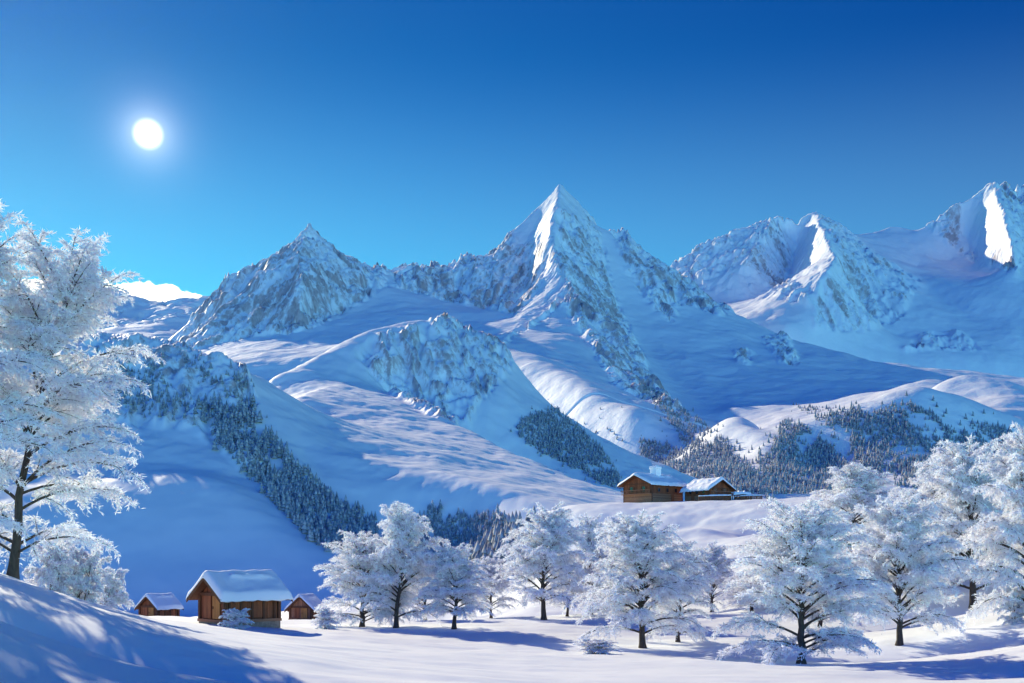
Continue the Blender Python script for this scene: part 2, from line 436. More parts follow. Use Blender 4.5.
def range_detail(s):
    soft = 1 - sstep(0, .5, rock_range_all)
    z = s.z * (1 - soft) + blur(s.z, 80) * soft
    z = z + 14 * fbm(s.X, s.YY, 420, 4, 41) * sstep(1200, 3500, s.YY)
    z = z + soft * 11 * fbm(s.X, s.YY, 230, 4, 49, .4) * sstep(3800, 2600, s.YY) + 2.2 * fbm(s.X, s.YY, 110, 2, 43, .35) + 1.0 * fbm(s.X, s.YY, 45, 3, 44) + 0.8 * s.flow_noise(60, 300, 6, 45) * sstep(3600, 4600, s.YY)
    s.z = z
    rib = s.flow_noise(130, 420, 8, 51)
    rib2 = s.flow_noise(48, 330, 14, 53)
    rib3 = s.flow_noise(20, 150, 10, 57)
    r = 1 - np.abs(rib) * 1.3
    m = rock_range
    z = z + m * (44 * (r - .55) + 22 * (np.abs(rib2) * -1.4 + .5) + 8 * rib3 + 28 * fbm(s.X, s.YY, 150, 5, 61, .55))
    s.z = z
    s.update()
    zx, zy = s.slope()
    steep = np.sqrt(zx**2 + zy**2)
    rock = m * (0.36 + 0.26 * (r - .5) + 0.2 * rib3 + 0.24 * rib2 + .14 * fbm(s.X, s.YY, 260, 5, 77, .6) + 0.30 * sstep(.7, 2.0, steep)) - .05 * m - .12 * m * sstep(900, 2200, z)
    return np.clip(rock, 0, 1)


rock_attr_range = range_detail(range_)

# ------------------------------------------------------------------ RIGHT RANGE
right_curves = [
    (P, [(400, 330, 8600), (560, 310, 8700), (640, 282, 8800), (673, 264, 8900), (690, 253, 8950), (703, 244, 8980), (716, 237, 9000), (730, 233, 9000), (742, 229, 9020), (752, 226, 9030), (765, 220, 9050), (778, 215, 9080), (790, 217, 9100), (803, 216, 9100), (815, 212, 9100), (825, 219, 9150), (838, 227, 9200), (855, 234, 9300), (868, 233, 9400), (880, 230, 9500), (893, 224, 9500), (905, 226, 9500), (915, 229, 9450), (925, 223, 9400), (938, 215, 9400), (948, 211, 9400), (958, 205, 9400), (972, 195, 9400), (985, 184, 9400), (992, 180, 9400), (1003, 179, 9400), (1012, 183, 9450), (1024, 186, 9500), (1100, 210, 9500), (1200, 250, 9500), (1400, 300, 9500)]),
    (P, [(815, 212, 9100), (820, 225, 8550), (828, 240, 7950), (836, 254, 7400), (831, 265, 7250), (823, 275, 7150), (817, 290, 7050), (815, 305, 6950), (812, 318, 6850), (806, 338, 6700)]),
    (P, [(798, 220, 9150), (797, 240, 9100), (794, 258, 8950), (790, 276, 8650), (785, 295, 8200)]),
    (P, [(778, 215, 9080), (765, 235, 8800), (752, 253, 8500), (742, 264, 8350)]),
    (P, [(700, 288, 8300), (730, 300, 8050), (770, 303, 8000), (795, 304, 7900)]),
    (P, [(735, 318, 7000), (760, 322, 6900), (790, 327, 6750)]),
    (P, [(838, 227, 9200), (862, 244, 9000), (880, 256, 8800), (900, 263, 8600), (920, 280, 8200), (945, 300, 7800), (975, 318, 7400), (1024, 340, 7000), (1200, 370, 6900)]),
    (P, [(850, 300, 7700), (880, 325, 7300), (920, 345, 7000), (980, 358, 6800), (1100, 380, 6700)]),
    (P, [(880, 243, 9150), (920, 254, 9050), (950, 262, 9000)]),
    (P, [(912, 267, 8800), (955, 270, 8700), (1000, 276, 8200), (1040, 284, 7600), (1100, 290, 7600)]),
    (P, [(925, 272, 8400), (945, 281, 8000), (980, 291, 7650), (1024, 301, 7400), (1100, 310, 7300)]),
    (P, [(991, 180, 9400), (997, 197, 9000), (1003, 213, 8600), (1010, 236, 8150), (1014, 255, 7900), (1018, 268, 7750)]),
    (P, [(962, 214, 9350), (966, 235, 9250), (975, 254, 9000), (985, 265, 8700)]),
    (R, [(400, 900, 6600), (700, 1150, 6600), (1000, 900, 6500), (1400, 700, 6500)]),
    (R, [(400, 500, 11000), (1400, 500, 11000)]),
    (R, [(400, 1000, 10000), (700, 1800, 10000), (1000, 2200, 10300), (1400, 1500, 10300)]),
]
right_ = Sheet(np.concatenate([np.arange(400, 650, 4.), np.arange(650, 1044, 1.25), np.arange(1044, 1401, 6.)]),
               np.concatenate([np.arange(6500, 9600, 9.), np.arange(9600, 11000, 70.)]), right_curves, smooth=3)
rock_right = right_.mask([
    [(673, 264), (716, 237), (765, 220), (815, 212), (838, 227), (880, 256), (920, 280), (900, 320), (860, 330), (815, 330), (815, 305), (780, 300), (740, 300), (700, 290)],
    [(925, 222), (992, 179), (1040, 186), (1040, 270), (985, 268), (950, 246)],
    [(930, 330), (960, 330), (980, 350), (900, 352)], [(690, 330), (700, 330), (700, 340), (690, 340)],
], 5)
rock_right_all = rock_right.copy()
rock_right = rock_right * (1 - .7 * right_.mask([[(815, 210), (838, 254), (815, 300), (790, 280), (795, 216)], [(992, 178), (1012, 240), (985, 262), (960, 240), (962, 204)], [(690, 290), (740, 262), (780, 300), (700, 310)]], 6))


def right_detail(s):
    soft = 1 - sstep(0, .5, rock_right_all)
    z = s.z * (1 - soft) + blur(s.z, 16) * soft
    z = z + 18 * fbm(s.X, s.YY, 500, 4, 141) + 4 * fbm(s.X, s.YY, 110, 3, 143)
    s.z = z
    rib = s.flow_noise(170, 520, 8, 151)
    rib2 = s.flow_noise(60, 400, 14, 153)
    r = 1 - np.abs(rib) * 1.3
    m = rock_right
    z = z + m * (46 * (r - .55) + 22 * (np.abs(rib2) * -1.4 + .5) + 28 * fbm(s.X, s.YY, 190, 5, 161, .55))
    s.z = z
    s.update()
    zx, zy = s.slope()
    steep = np.sqrt(zx**2 + zy**2)
    rock = m * (0.18 + 0.22 * (r - .5) + 0.22 * rib2 + .14 * fbm(s.X, s.YY, 300, 5, 177, .6) + 0.30 * sstep(.8, 2.0, steep))
    return np.clip(rock, 0, 1)


rock_attr_right = right_detail(right_)

# ------------------------------------------------------------------ FAR HILLS on the left
left_curves = [
    (P, [(-350, 300, 12000), (0, 296, 12000), (60, 286, 12000), (90, 283, 12000), (110, 287, 12000), (130, 294, 12000), (150, 301, 11900), (165, 304, 11900), (180, 299, 12000), (195, 297, 12000), (215, 296, 12000), (260, 310, 12000), (400, 330, 12000)]),
    (P, [(110, 287, 12000), (120, 305, 11500), (150, 318, 11000), (165, 332, 10500)]),
    (P, [(60, 330, 9700), (120, 328, 9900), (150, 322, 10100), (175, 313, 10500), (200, 318, 10500), (260, 330, 10500)]),
    (P, [(90, 345, 8900), (140, 340, 9000), (165, 335, 9300), (200, 345, 9300)]),
    (R, [(-350, 700, 8000), (400, 700, 8000)]),
    (R, [(-350, 1500, 13000), (400, 1500, 13000)]),
]
left_ = Sheet(np.concatenate([np.arange(-350, 0, 6.), np.arange(0, 401, 2.5)]), np.arange(8000, 13000, 20.), left_curves, smooth=3)
rock_left = left_.mask([[(80, 285), (210, 295), (230, 320), (180, 320), (80, 330)]], 5)
_r = left_.flow_noise(160, 500, 8, 251)
left_.z = left_.z + 20 * fbm(left_.X, left_.YY, 500, 4, 241) + rock_left * 40 * (.5 - np.abs(_r))
left_.update()
rock_attr_left = np.clip(rock_left * (.32 + .2 * _r), 0, 1)

mat_near = terrain_material('snow_near', 0.12, 1.1, 0.05, 0.35)
mat_range = terrain_material('snow_range', 0.022, 0.03, 6.0, 0.5)
mat_right = terrain_material('snow_right', 0.016, 0.022, 8.0, 0.5)
near.build('snow_ground', mat_near, {'rock': rock_attr_near})
range_.build('mountain', mat_range, {'rock': rock_attr_range})
right_.build('mountain', mat_right, {'rock': rock_attr_right})
left_.build('hills', mat_right, {'rock': rock_attr_left})
# ------------------------------------------------------------------ object helpers
def thing(name, label, cat, loc=(0, 0, 0), rz=0.0, group=None):
    o = bpy.data.objects.new(name, None); COL.objects.link(o)
    o.empty_display_size = 0.5
    o.location = loc; o.rotation_euler = (0, 0, rz)
    tag(o, label, cat, group)
    return o


def tag(o, label=None, cat=None, group=None, kind=None):
    if label: o['label'] = label
    if cat: o['category'] = cat
    if group: o['group'] = group
    if kind: o['kind'] = kind
    return o


def copy_thing(src, label, loc, rz, scale=(1, 1, 1)):
    r = src.copy(); COL.objects.link(r)
    r.location = loc; r.rotation_euler = (0, 0, rz); r.scale = scale
    r['label'] = label
    for ch in list(src.children):
        c = ch.copy(); COL.objects.link(c); c.parent = r
        for g in list(ch.children):
            d = g.copy(); COL.objects.link(d); d.parent = c
    return r


def ground_point(px, py, near_limit=20.0):
    """where the line of sight through (px, py) first meets the near snow"""
    Y = np.geomspace(near_limit, 600, 4000)
    z = near.height((px - CX) / F * Y, Y)
    e = (H0 - py) / F
    k = np.argmax(z >= e * Y)
    return (px - CX) / F * Y[k], Y[k], z[k]


def gz(x, y):
    return float(near.height(np.array([x]), np.array([y]))[0])


# ------------------------------------------------------------------ frosted trees
def mat_frost():
    m = bpy.data.materials.new('hoarfrost'); m.use_nodes = True
    nt = m.node_tree; nt.nodes.clear()
    out = N(nt, 'ShaderNodeOutputMaterial')
    d = N(nt, 'ShaderNodeBsdfDiffuse'); t = N(nt, 'ShaderNodeBsdfTranslucent'); mx = N(nt, 'ShaderNodeMixShader')
    tc = N(nt, 'ShaderNodeTexCoord')
    n = noise(nt, 1.3, 3, 0.6, tc.outputs['Object'])
    c = ramp(nt, n.outputs[0], [(0.3, (0.85, 0.86, 0.92)), (0.65, (0.915, 0.925, 0.975))])
    nt.links.new(c.outputs[0], d.inputs[0]); nt.links.new(c.outputs[0], t.inputs[0])
    mx.inputs[0].default_value = 0.38
    nt.links.new(d.outputs[0], mx.inputs[1]); nt.links.new(t.outputs[0], mx.inputs[2]); nt.links.new(mx.outputs[0], out.inputs[0])
    return m


def mat_bark():
    m, nt, b, out = new_mat('bark')
    tc = N(nt, 'ShaderNodeTexCoord')
    mp = N(nt, 'ShaderNodeMapping'); mp.inputs['Scale'].default_value = (6, 6, 1.5)
    nt.links.new(tc.outputs['Object'], mp.inputs[0])
    n = noise(nt, 2.0, 5, 0.65, mp.outputs[0])
    c = ramp(nt, n.outputs[0], [(0.3, (0.022, 0.016, 0.013)), (0.7, (0.085, 0.062, 0.048))])
    geo = N(nt, 'ShaderNodeNewGeometry'); sx = N(nt, 'ShaderNodeSeparateXYZ'); nt.links.new(geo.outputs['Normal'], sx.inputs[0])
    n2 = noise(nt, 2.2, 4, 0.6, tc.outputs['Object'])
    at = N(nt, 'ShaderNodeAttribute', attribute_name='rime')
    f = mathn(nt, 'ADD', mathn(nt, 'ADD', mathn(nt, 'MULTIPLY', sx.outputs[2], 0.55), mathn(nt, 'MULTIPLY', mathn(nt, 'SUBTRACT', n2.outputs[0], 0.5), 1.1)), at.outputs['Fac'])
    g = sstep_node(nt, f, 0.28, 0.45)
    mx = N(nt, 'ShaderNodeMix', data_type='RGBA'); nt.links.new(g, mx.inputs[0]); nt.links.new(c.outputs[0], mx.inputs[6]); mx.inputs[7].default_value = (0.82, 0.84, 0.87, 1)
    nt.links.new(mx.outputs[2], b.inputs['Base Color']); b.inputs['Roughness'].default_value = 0.85
    return m


MAT_FROST, MAT_BARK = mat_frost(), mat_bark()


def _unit(v):
    return v / (np.linalg.norm(v, axis=-1, keepdims=True) + 1e-9)


class TubeSet:
    def __init__(self):
        self.v, self.f, self.r, self.n = [], [], [], 0

    def add(self, pts, rad, k, rime):
        pts = np.asarray(pts, float); n = len(pts)
        d = _unit(np.gradient(pts, axis=0))
        ref = np.array([0, 0, 1.0]) if abs(d[:, 2]).mean() < 0.8 else np.array([1.0, 0, 0])
        a = _unit(np.cross(d, ref)); b = np.cross(d, a)
        th = np.arange(k) * 2 * math.pi / k
        ring = pts[:, None] + np.asarray(rad)[:, None, None] * (np.cos(th)[None, :, None] * a[:, None] + np.sin(th)[None, :, None] * b[:, None])
        i = np.arange(n * k).reshape(n, k) + self.n
        j = np.roll(i, -1, 1)
        self.f.append(np.stack([i[:-1], j[:-1], j[1:], i[1:]], -1).reshape(-1, 4))
        self.v.append(ring.reshape(-1, 3)); self.n += n * k
        self.r.append(np.full(n * k, rime))


def tree_meshes(seed, H=10.0, W=8.4, first=0.12, nl=62, trunk_r=0.26, sec=14, twig=10, blade=13, blade_len=0.33, blade_w=0.055,
                lean=(0.0, 0.0), droop=1.0, layered=0.0, profile=None, stems=1, open_front=.4):
    r = np.random.default_rng(seed)
    tubes = TubeSet()
    TB, TD, TL, TS = [], [], [], []          # twig starts, directions, lengths, blade length factor
    prof = profile or [(0, .72), (.1, .92), (.25, 1.0), (.4, 1.0), (.55, .96), (.7, .85), (.82, .68), (.92, .46), (1, .22)]
    pt, pf = np.array(prof).T
    for s in range(stems):
        n = 14
        t = np.linspace(0, 1, n)
        wob = np.cumsum(r.normal(0, .016 * H, (n, 2)), 0) * t[:, None] ** .6
        sp = (r.uniform(-1, 1, 2) * W * .22) if stems > 1 else np.zeros(2)
        trunk = np.stack([lean[0] * H * t + wob[:, 0] + sp[0] * (.25 + t), lean[1] * H * t + wob[:, 1] + sp[1] * (.25 + t), -0.35 + t * (.93 * H + .35)], 1)
        rad = trunk_r * (1 - t) ** 0.8 * (1 + 0.7 * np.exp(-t * 22)) + .012
        tubes.add(trunk, rad, 9 if stems == 1 else 5, -.2)
        nlim = nl // stems
        for k in range(nlim):
            q = first + (1 - first) * ((k + r.uniform(0, .9)) / nlim) ** 0.92
            if layered:
                q = q + layered * math.sin(q * 2 * math.pi * 4.5) / (2 * math.pi * 4.5)
            q = min(q, .995)
            base = np.array([np.interp(q, t, trunk[:, i]) for i in range(3)])
            az = k * 2.39996 + r.normal(0, .35) + s
            if stems == 1 and q < open_front and math.sin(az) < -.45 and r.uniform() < .7:
                continue                                       # the side towards the open field has lost its low boughs
            hq = base[2] / H
            L = W / 2 * np.interp(hq, pt, pf) * r.uniform(.82, 1.12)
            e0 = math.radians(np.interp(hq, [0, .3, .7, 1], [20, 36, 58, 80]) + r.normal(0, 7))
            e1 = e0 - droop * math.radians(np.interp(hq, [0, .3, .7, 1], [52, 50, 38, 18]))
            m = 9
            u = np.linspace(0, 1, m)
            el = e0 + (e1 - e0) * u ** 1.2
            azs = az + np.cumsum(r.normal(0, .09, m))
            st = np.stack([np.cos(azs) * np.cos(el), np.sin(azs) * np.cos(el), np.sin(el)], 1) * (L * 1.12 / (m - 1))
            P = base + np.concatenate([np.zeros((1, 3)), np.cumsum(st[:-1], 0)])
            lr = trunk_r * .36 * (L / (W / 2)) ** .8
            tubes.add(P, lr * (1 - u * .85) + .006, 5, -.22)
            # side branches fan out flat along the limb
            ns = max(3, int(sec * (L / (W / 2)) ** .7))
            for j in range(ns):
                uu = .16 + .84 * (j + r.uniform(0, 1)) / ns
                b0 = np.array([np.interp(uu, u, P[:, i]) for i in range(3)])
                dl = _unit(np.array([np.interp(uu, u, st[:, i]) for i in range(3)]))
                side = _unit(np.cross(dl, [0, 0, 1.0])) * (1 if j % 2 else -1)
                up = np.cross(side, dl)
                dd = _unit(dl * r.uniform(.5, 1.0) + side * r.uniform(.5, 1.0) + np.array([0, 0, 1]) * r.normal(.16, .36))
                Ls = L * r.uniform(.28, .48) * (1.15 - .6 * uu)
                if j == ns - 1:
                    dd = dl; Ls = L * .28
                mm = 5
                us = np.linspace(0, 1, mm)
                dirs = _unit(dd[None] + np.array([0, 0, -1.0]) * (us[:, None] ** 1.5) * .75 * droop + r.normal(0, .06, (mm, 3)))
                S = b0 + np.concatenate([np.zeros((1, 3)), np.cumsum(dirs[:-1] * Ls / (mm - 1), 0)])
                tubes.add(S, np.linspace(lr * .34 + .004, .005, mm), 3, -.08)
                nt_ = max(4, int(twig * (Ls / (W * .19)) ** .6))
                ut = .1 + .9 * (np.arange(nt_) + r.uniform(0, 1, nt_)) / nt_
                tb = np.stack([np.interp(ut, us, S[:, i]) for i in range(3)], 1)
                td = np.stack([np.interp(ut, us, dirs[:, i]) for i in range(3)], 1)
                sd = _unit(np.cross(td, [0, 0, 1.0])) * np.where(np.arange(nt_) % 2, 1, -1)[:, None]
                tdir = _unit(td * r.uniform(.5, 1.1, (nt_, 1)) + sd * r.uniform(.3, .95, (nt_, 1)) + r.normal(0, .25, (nt_, 3)) + [0, 0, -.1 * droop])
                TB.append(tb); TD.append(tdir); TL.append(Ls * r.uniform(.3, .55, nt_)); TS.append(np.full(nt_, 1.0))
                TB.append(S[:-1]); TD.append(dirs[:-1]); TL.append(np.full(mm - 1, Ls / (mm - 1))); TS.append(np.full(mm - 1, .85))
            TB.append(P[2:-1]); TD.append(_unit(st[2:-1])); TL.append(np.full(m - 3, L / (m - 1))); TS.append(np.full(m - 3, .8))
    TB, TD = np.concatenate(TB), np.concatenate(TD); TL, TS = np.concatenate(TL), np.concatenate(TS)
    nb = blade
    B = np.repeat(TB, nb, 0); D = np.repeat(TD, nb, 0); L = np.repeat(TL, nb); S = np.repeat(TS, nb)
    M = len(B)
    u = r.uniform(0, 1, M)
    pos = B + D * (L * u)[:, None] + np.array([0, 0, -1.0]) * (L * u * u * .3 * droop)[:, None]
    dirb = _unit(D * r.uniform(.5, 1.2, (M, 1)) + r.normal(0, .62, (M, 3)) + np.array([0, 0, .05]))
    ln = blade_len * r.uniform(.5, 1.3, M) * S * (1.0 - .3 * u)
    wd = blade_w * r.uniform(.6, 1.35, M)
    sv = _unit(np.cross(dirb, r.normal(0, 1, (M, 3)))) * (wd * .5)[:, None]
    bend = r.normal(0, .12, (M, 3)) * ln[:, None] + np.array([0, 0, -.08]) * ln[:, None]
    p0 = pos - dirb * (ln * .1)[:, None]
    pm = pos + dirb * (ln * .45)[:, None]
    p2 = pos + dirb * ln[:, None] + bend
    V = np.stack([p0, pm - sv, p2, pm + sv], 1).reshape(-1, 3)
    return (np.concatenate(tubes.v), np.concatenate(tubes.f), np.concatenate(tubes.r)), (V, np.arange(M * 4).reshape(M, 4))


def make_tree(name, label, cat, group, **kw):
    (tv, tf, tr), (cv, cf) = tree_meshes(**kw)
    t = thing(name, label, cat, group=group)
    mesh_object('trunk', tv, tf, MAT_BARK, t, attrs={'rime': tr}, smooth=True)
    mesh_object('crown', cv, cf, MAT_FROST, t)
    return t


TREE_GROUP = 'frosted trees along the snow field'
VARIANTS = [
    dict(seed=11, W=8.4), dict(seed=23, W=8.0, first=.2), dict(seed=37, W=9.0, first=.08, lean=(.04, .02)),
    dict(seed=53, W=8.6, first=.17, lean=(-.05, .0), droop=.9), dict(seed=71, W=9.2, first=.14, droop=1.1, lean=(-.06, 0)),
    dict(seed=83, W=8.8, first=.18, lean=(.03, 0)), dict(seed=97, W=8.2, first=.12, droop=1.15), dict(seed=113, W=9.0, first=.16, droop=.95, lean=(-.02, 0)),
]
# base column, base row, top row, width in pixels, variant, turn, distance (None: where the line of sight meets the snow), label
TREES = [
    (362, 627, 543, 82, 2, -0.5, None, 'squat frosted tree, boughs down to the snow, beside the half-hidden hut'),
    (396, 628, 517, 76, 0, 0.3, None, 'tall pointed frosted tree second from the left of the row, dark bare trunk'),
    (454, 629, 553, 66, 1, 0.0, None, 'short round frosted tree on a thin straight trunk, third in the row'),
    (491, 613, 563, 44, 3, 0.55, 104, 'small pale frosted tree set back in the gap beside the thin-trunked round tree'),
    (544, 620, 517, 84, 5, -0.25, None, 'large domed frosted tree with a thick black trunk standing in the middle of the row'),
    (567, 616, 560, 40, 1, 0.45, 104, 'little frosted tree with a short dark stem low beside the domed middle tree'),
    (592, 614, 525, 52, 4, -0.4, 106, 'frosted tree rising behind the broad leaning-trunk tree, only its crown clear'),
    (643, 648, 527, 108, 4, 0.15, None, 'broad spreading frosted tree with a leaning trunk closest to the white strip'),
    (678, 642, 548, 60, 6, 0.5, None, 'slim frosted tree just behind and right of the broad leaning-trunk tree'),
    (712, 612, 550, 52, 3, -0.1, None, 'small frosted tree on the slope below the dark-roofed chalets'),
    (801, 664, 520, 132, 2, -0.5, None, 'big frosted tree with a tall bare brown trunk at the edge of the shade'),
    (818, 636, 556, 78, 1, 0.3, None, 'frosted tree half hidden behind the tall bare brown trunk'),
    (848, 552, 475, 92, 0, 0.0, None, 'round-topped frosted tree high on the slope, black limbs showing in its crown'),
    (899, 645, 512, 104, 7, 0.55, None, 'pointed frosted tree midway between the bare brown trunk and the thick black trunk'),
    (974, 608, 458, 118, 4, -0.25, None, 'tallest frosted tree on the right slope with a thick black trunk'),
    (935, 575, 478, 84, 5, 0.45, None, 'frosted tree on the right slope half covered by the tallest tree there'),
    (1032, 622, 446, 104, 6, -0.4, None, 'frosted tree cut off by the right edge of the picture'),
    (1010, 560, 462, 80, 7, 0.15, None, 'frosted tree farther up the slope behind the one at the right edge'),
    (425, 624, 566, 52, 3, 0.5, 98, 'frosted tree filling the gap between the pointed tree and the thin-trunked round tree'),
    (615, 620, 556, 56, 0, -0.1, 100, 'small frosted tree tucked behind the left shoulder of the leaning-trunk tree'),
    (752, 628, 576, 56, 4, -0.5, 92, 'low frosted tree standing back in the gap left of the tall bare brown trunk'),
    (862, 630, 556, 74, 2, 0.3, 88, 'frosted tree set behind, in the gap just right of the tall bare brown trunk'),
    (930, 628, 548, 70, 1, 0.0, 88, 'frosted tree set back in the shade left of the thick black trunk'),
]
protos = []
for k, kw in enumerate(VARIANTS):
    protos.append(make_tree('frosted_tree', 'x', 'tree', TREE_GROUP, H=10.0, **kw))
used = set()
for (px, py, top, w, v, rot, Y, label) in TREES:
    if Y is None:
        x, y, z = ground_point(px, py)
    else:
        x, y = (px - CX) / F * Y, Y
        z = gz(x, y)
    Ht = z + 0.0 - (0 if False else z) + (H0 - top) / F * y - z
    sz = Ht / 10.0 * .97
    sx = w / F * y / VARIANTS[v]['W'] * 1.03
    src = protos[v]
    if v not in used:
        used.add(v)
        src.location = (x, y, z); src.rotation_euler = (0, 0, rot); src.scale = (sx, sx, sz); src['label'] = label
    else:
        copy_thing(src, label, (x, y, z), rot, (sx, sx, sz))

# the old tree on the bank at the left edge
by = 39.5; bx = (12 - CX) / F * by; bz = gz(bx, by) - .05
Hb = (H0 - 205) / F * by - bz
old = make_tree('frosted_tree', 'huge frosted tree with layered drooping boughs on the snow bank at the left edge', 'tree', TREE_GROUP,
                seed=91, H=Hb * .83, W=6.9, first=.1, nl=62, trunk_r=.16, open_front=.45, sec=15, twig=10, blade=13, blade_len=.25, blade_w=.038, lean=(.12, 0), layered=.7, droop=1.0,
                profile=[(0, .8), (.1, 1.0), (.25, 1.0), (.45, 1.0), (.6, 1.05), (.75, .86), (.87, .7), (1, .45)])
old.location = (bx, by, bz)
_y = 35.0; _x = (-88 - CX) / F * _y
copy_thing(old, 'frosted tree standing past the left edge, only its right-hand boughs reaching in', (_x, _y, gz(_x, _y) - .05), .5, (.92, .92, .95))

BUSH_GROUP = 'frosted bushes'
bush = None
BUSHES = [
    (52, 588, 46, 60, 50, .4, 'frosted bush directly under the boughs of the huge left tree'),
    (80, 604, 52, 56, 52, 1.4, 'middle frosted bush behind the snow bank crest'),
    (110, 612, 40, 44, 56, 2.6, 'frosted bush at the low end of the snow bank, nearer the little hut'),
    (236, 629, 19, 32, None, 2.2, 'small grey frosted bush against the corner of the big hut'),
    (326, 629, 20, 30, None, 3.3, 'low frosted bush just right of the half-hidden hut'),
    (597, 654, 14, 44, None, 4.0, 'flat frosted bush poking from the snow under the leaning-trunk tree'),
    (1016, 622, 34, 40, None, 5.0, 'low frosted bush at the right edge of the slope'),
]
for i, (px, py, h, w, Y, rot, label) in enumerate(BUSHES):
    if Y is None:
        x, y, z = ground_point(px, py)
    else:
        x, y = (px - CX) / F * Y, Y
        z = gz(x, y)
    Hh = h / F * y if Y is None else (H0 - (py - h)) / F * y - z
    if bush is None:
        bush = make_tree('frosted_bush', label, 'bush', BUSH_GROUP, seed=5, H=3.0, W=3.6, first=.05, nl=48, trunk_r=.05, sec=9, twig=7, blade=12,
                         blade_len=.26, blade_w=.06, stems=6, profile=[(0, .7), (.3, 1), (.6, .85), (.85, .5), (1, .2)])
        o = bush
        o.location = (x, y, z); o.rotation_euler = (0, 0, rot)
        o.scale = (w / F * y / 4.6,) * 2 + (Hh / 3.3,)
    else:
        s = w / F * y / 4.6
        copy_thing(bush, label, (x, y, z), rot, (s, s, Hh / 3.3))
# ------------------------------------------------------------------ wooden huts
class MB:
    """collects boxes, quads and bars into one mesh"""
    def __init__(self):
        self.v, self.f = [], []

    def hexa(self, p):
        n = len(self.v); self.v += [tuple(q) for q in p]
        self.f += [tuple(n + i for i in q) for q in ((0, 3, 2, 1), (4, 5, 6, 7), (0, 1, 5, 4), (1, 2, 6, 5), (2, 3, 7, 6), (3, 0, 4, 7))]

    def box(self, x0, x1, y0, y1, z0, z1):
        self.hexa([(x0, y0, z0), (x1, y0, z0), (x1, y1, z0), (x0, y1, z0), (x0, y0, z1), (x1, y0, z1), (x1, y1, z1), (x0, y1, z1)])

    def prism(self, ring0, ring1):
        n = len(self.v); k = len(ring0)
        self.v += [tuple(p) for p in ring0] + [tuple(p) for p in ring1]
        self.f.append(tuple(range(n, n + k))[::-1]); self.f.append(tuple(range(n + k, n + 2 * k)))
        for i in range(k):
            j = (i + 1) % k
            self.f.append((n + i, n + j, n + k + j, n + k + i))

    def build(self, name, mat, parent=None, smooth=False, bevel=0.0):
        me = bpy.data.meshes.new(name); me.from_pydata(self.v, [], self.f)
        me.materials.append(mat); me.update()
        o = bpy.data.objects.new(name, me); COL.objects.link(o)
        if parent is not None: o.parent = parent
        if smooth: me.polygons.foreach_set('use_smooth', np.ones(len(me.polygons), bool))
        if bevel:
            b = o.modifiers.new('bevel', 'BEVEL'); b.width = bevel; b.segments = 1; b.limit_method = 'ANGLE'
        return o


def wood(name, dark, light, scale=(3, 3, 0.6), rough=0.8):
    m, nt, b, out = new_mat(name)
    tc = N(nt, 'ShaderNodeTexCoord'); mp = N(nt, 'ShaderNodeMapping'); mp.inputs['Scale'].default_value = scale
    nt.links.new(tc.outputs['Object'], mp.inputs[0])
    n = noise(nt, 2.5, 6, 0.65, mp.outputs[0])
    isl = N(nt, 'ShaderNodeNewGeometry')
    v = mathn(nt, 'ADD', mathn(nt, 'MULTIPLY', n.outputs[0], 0.75), mathn(nt, 'MULTIPLY', isl.outputs['Random Per Island'], 0.35))
    c = ramp(nt, v, [(0.3, dark), (0.8, light)])
    nt.links.new(c.outputs[0], b.inputs['Base Color']); b.inputs['Roughness'].default_value = rough
    bp = N(nt, 'ShaderNodeBump'); bp.inputs['Strength'].default_value = 0.4; bp.inputs['Distance'].default_value = 0.02
    nt.links.new(n.outputs[0], bp.inputs['Height']); nt.links.new(bp.outputs[0], b.inputs['Normal'])
    return m


W_BROWN = wood('brown_planks', (0.12, 0.032, 0.011), (0.33, 0.095, 0.034))
W_GOLD = wood('honey_planks', (0.30, 0.105, 0.026), (0.58, 0.24, 0.062))
W_DARK = wood('dark_timber', (0.06, 0.019, 0.008), (0.17, 0.055, 0.022))
W_GREY = wood('weathered_logs', (0.22, 0.085, 0.045), (0.46, 0.20, 0.105), (0.6, 0.6, 4))
W_RED = wood('reddish_planks', (0.14, 0.034, 0.012), (0.36, 0.10, 0.034))
M_PANE, _nt, _b, _ = new_mat('window_glass'); _b.inputs['Base Color'].default_value = (0.02, 0.025, 0.03, 1); _b.inputs['Roughness'].default_value = 0.08
M_STONE, _nt, _b, _ = new_mat('stone_footing')
_n = noise(_nt, 4, 5, 0.6, N(_nt, 'ShaderNodeTexCoord').outputs['Object']); _c = ramp(_nt, _n.outputs[0], [(0.3, (0.12, 0.075, 0.055)), (0.7, (0.36, 0.25, 0.19))])
_nt.links.new(_c.outputs[0], _b.inputs['Base Color'])
M_ROOFSNOW, _nt, _b, _ = new_mat('roof_snow'); _b.inputs['Base Color'].default_value = (0.84, 0.87, 0.91, 1); _b.inputs['Roughness'].default_value = 0.7
_n = noise(_nt, 2.2, 5, 0.6, N(_nt, 'ShaderNodeTexCoord').outputs['Object']); _bp = N(_nt, 'ShaderNodeBump'); _bp.inputs['Strength'].default_value = 0.5; _bp.inputs['Distance'].default_value = 0.06
_nt.links.new(_n.outputs[0], _bp.inputs['Height']); _nt.links.new(_bp.outputs[0], _b.inputs['Normal'])


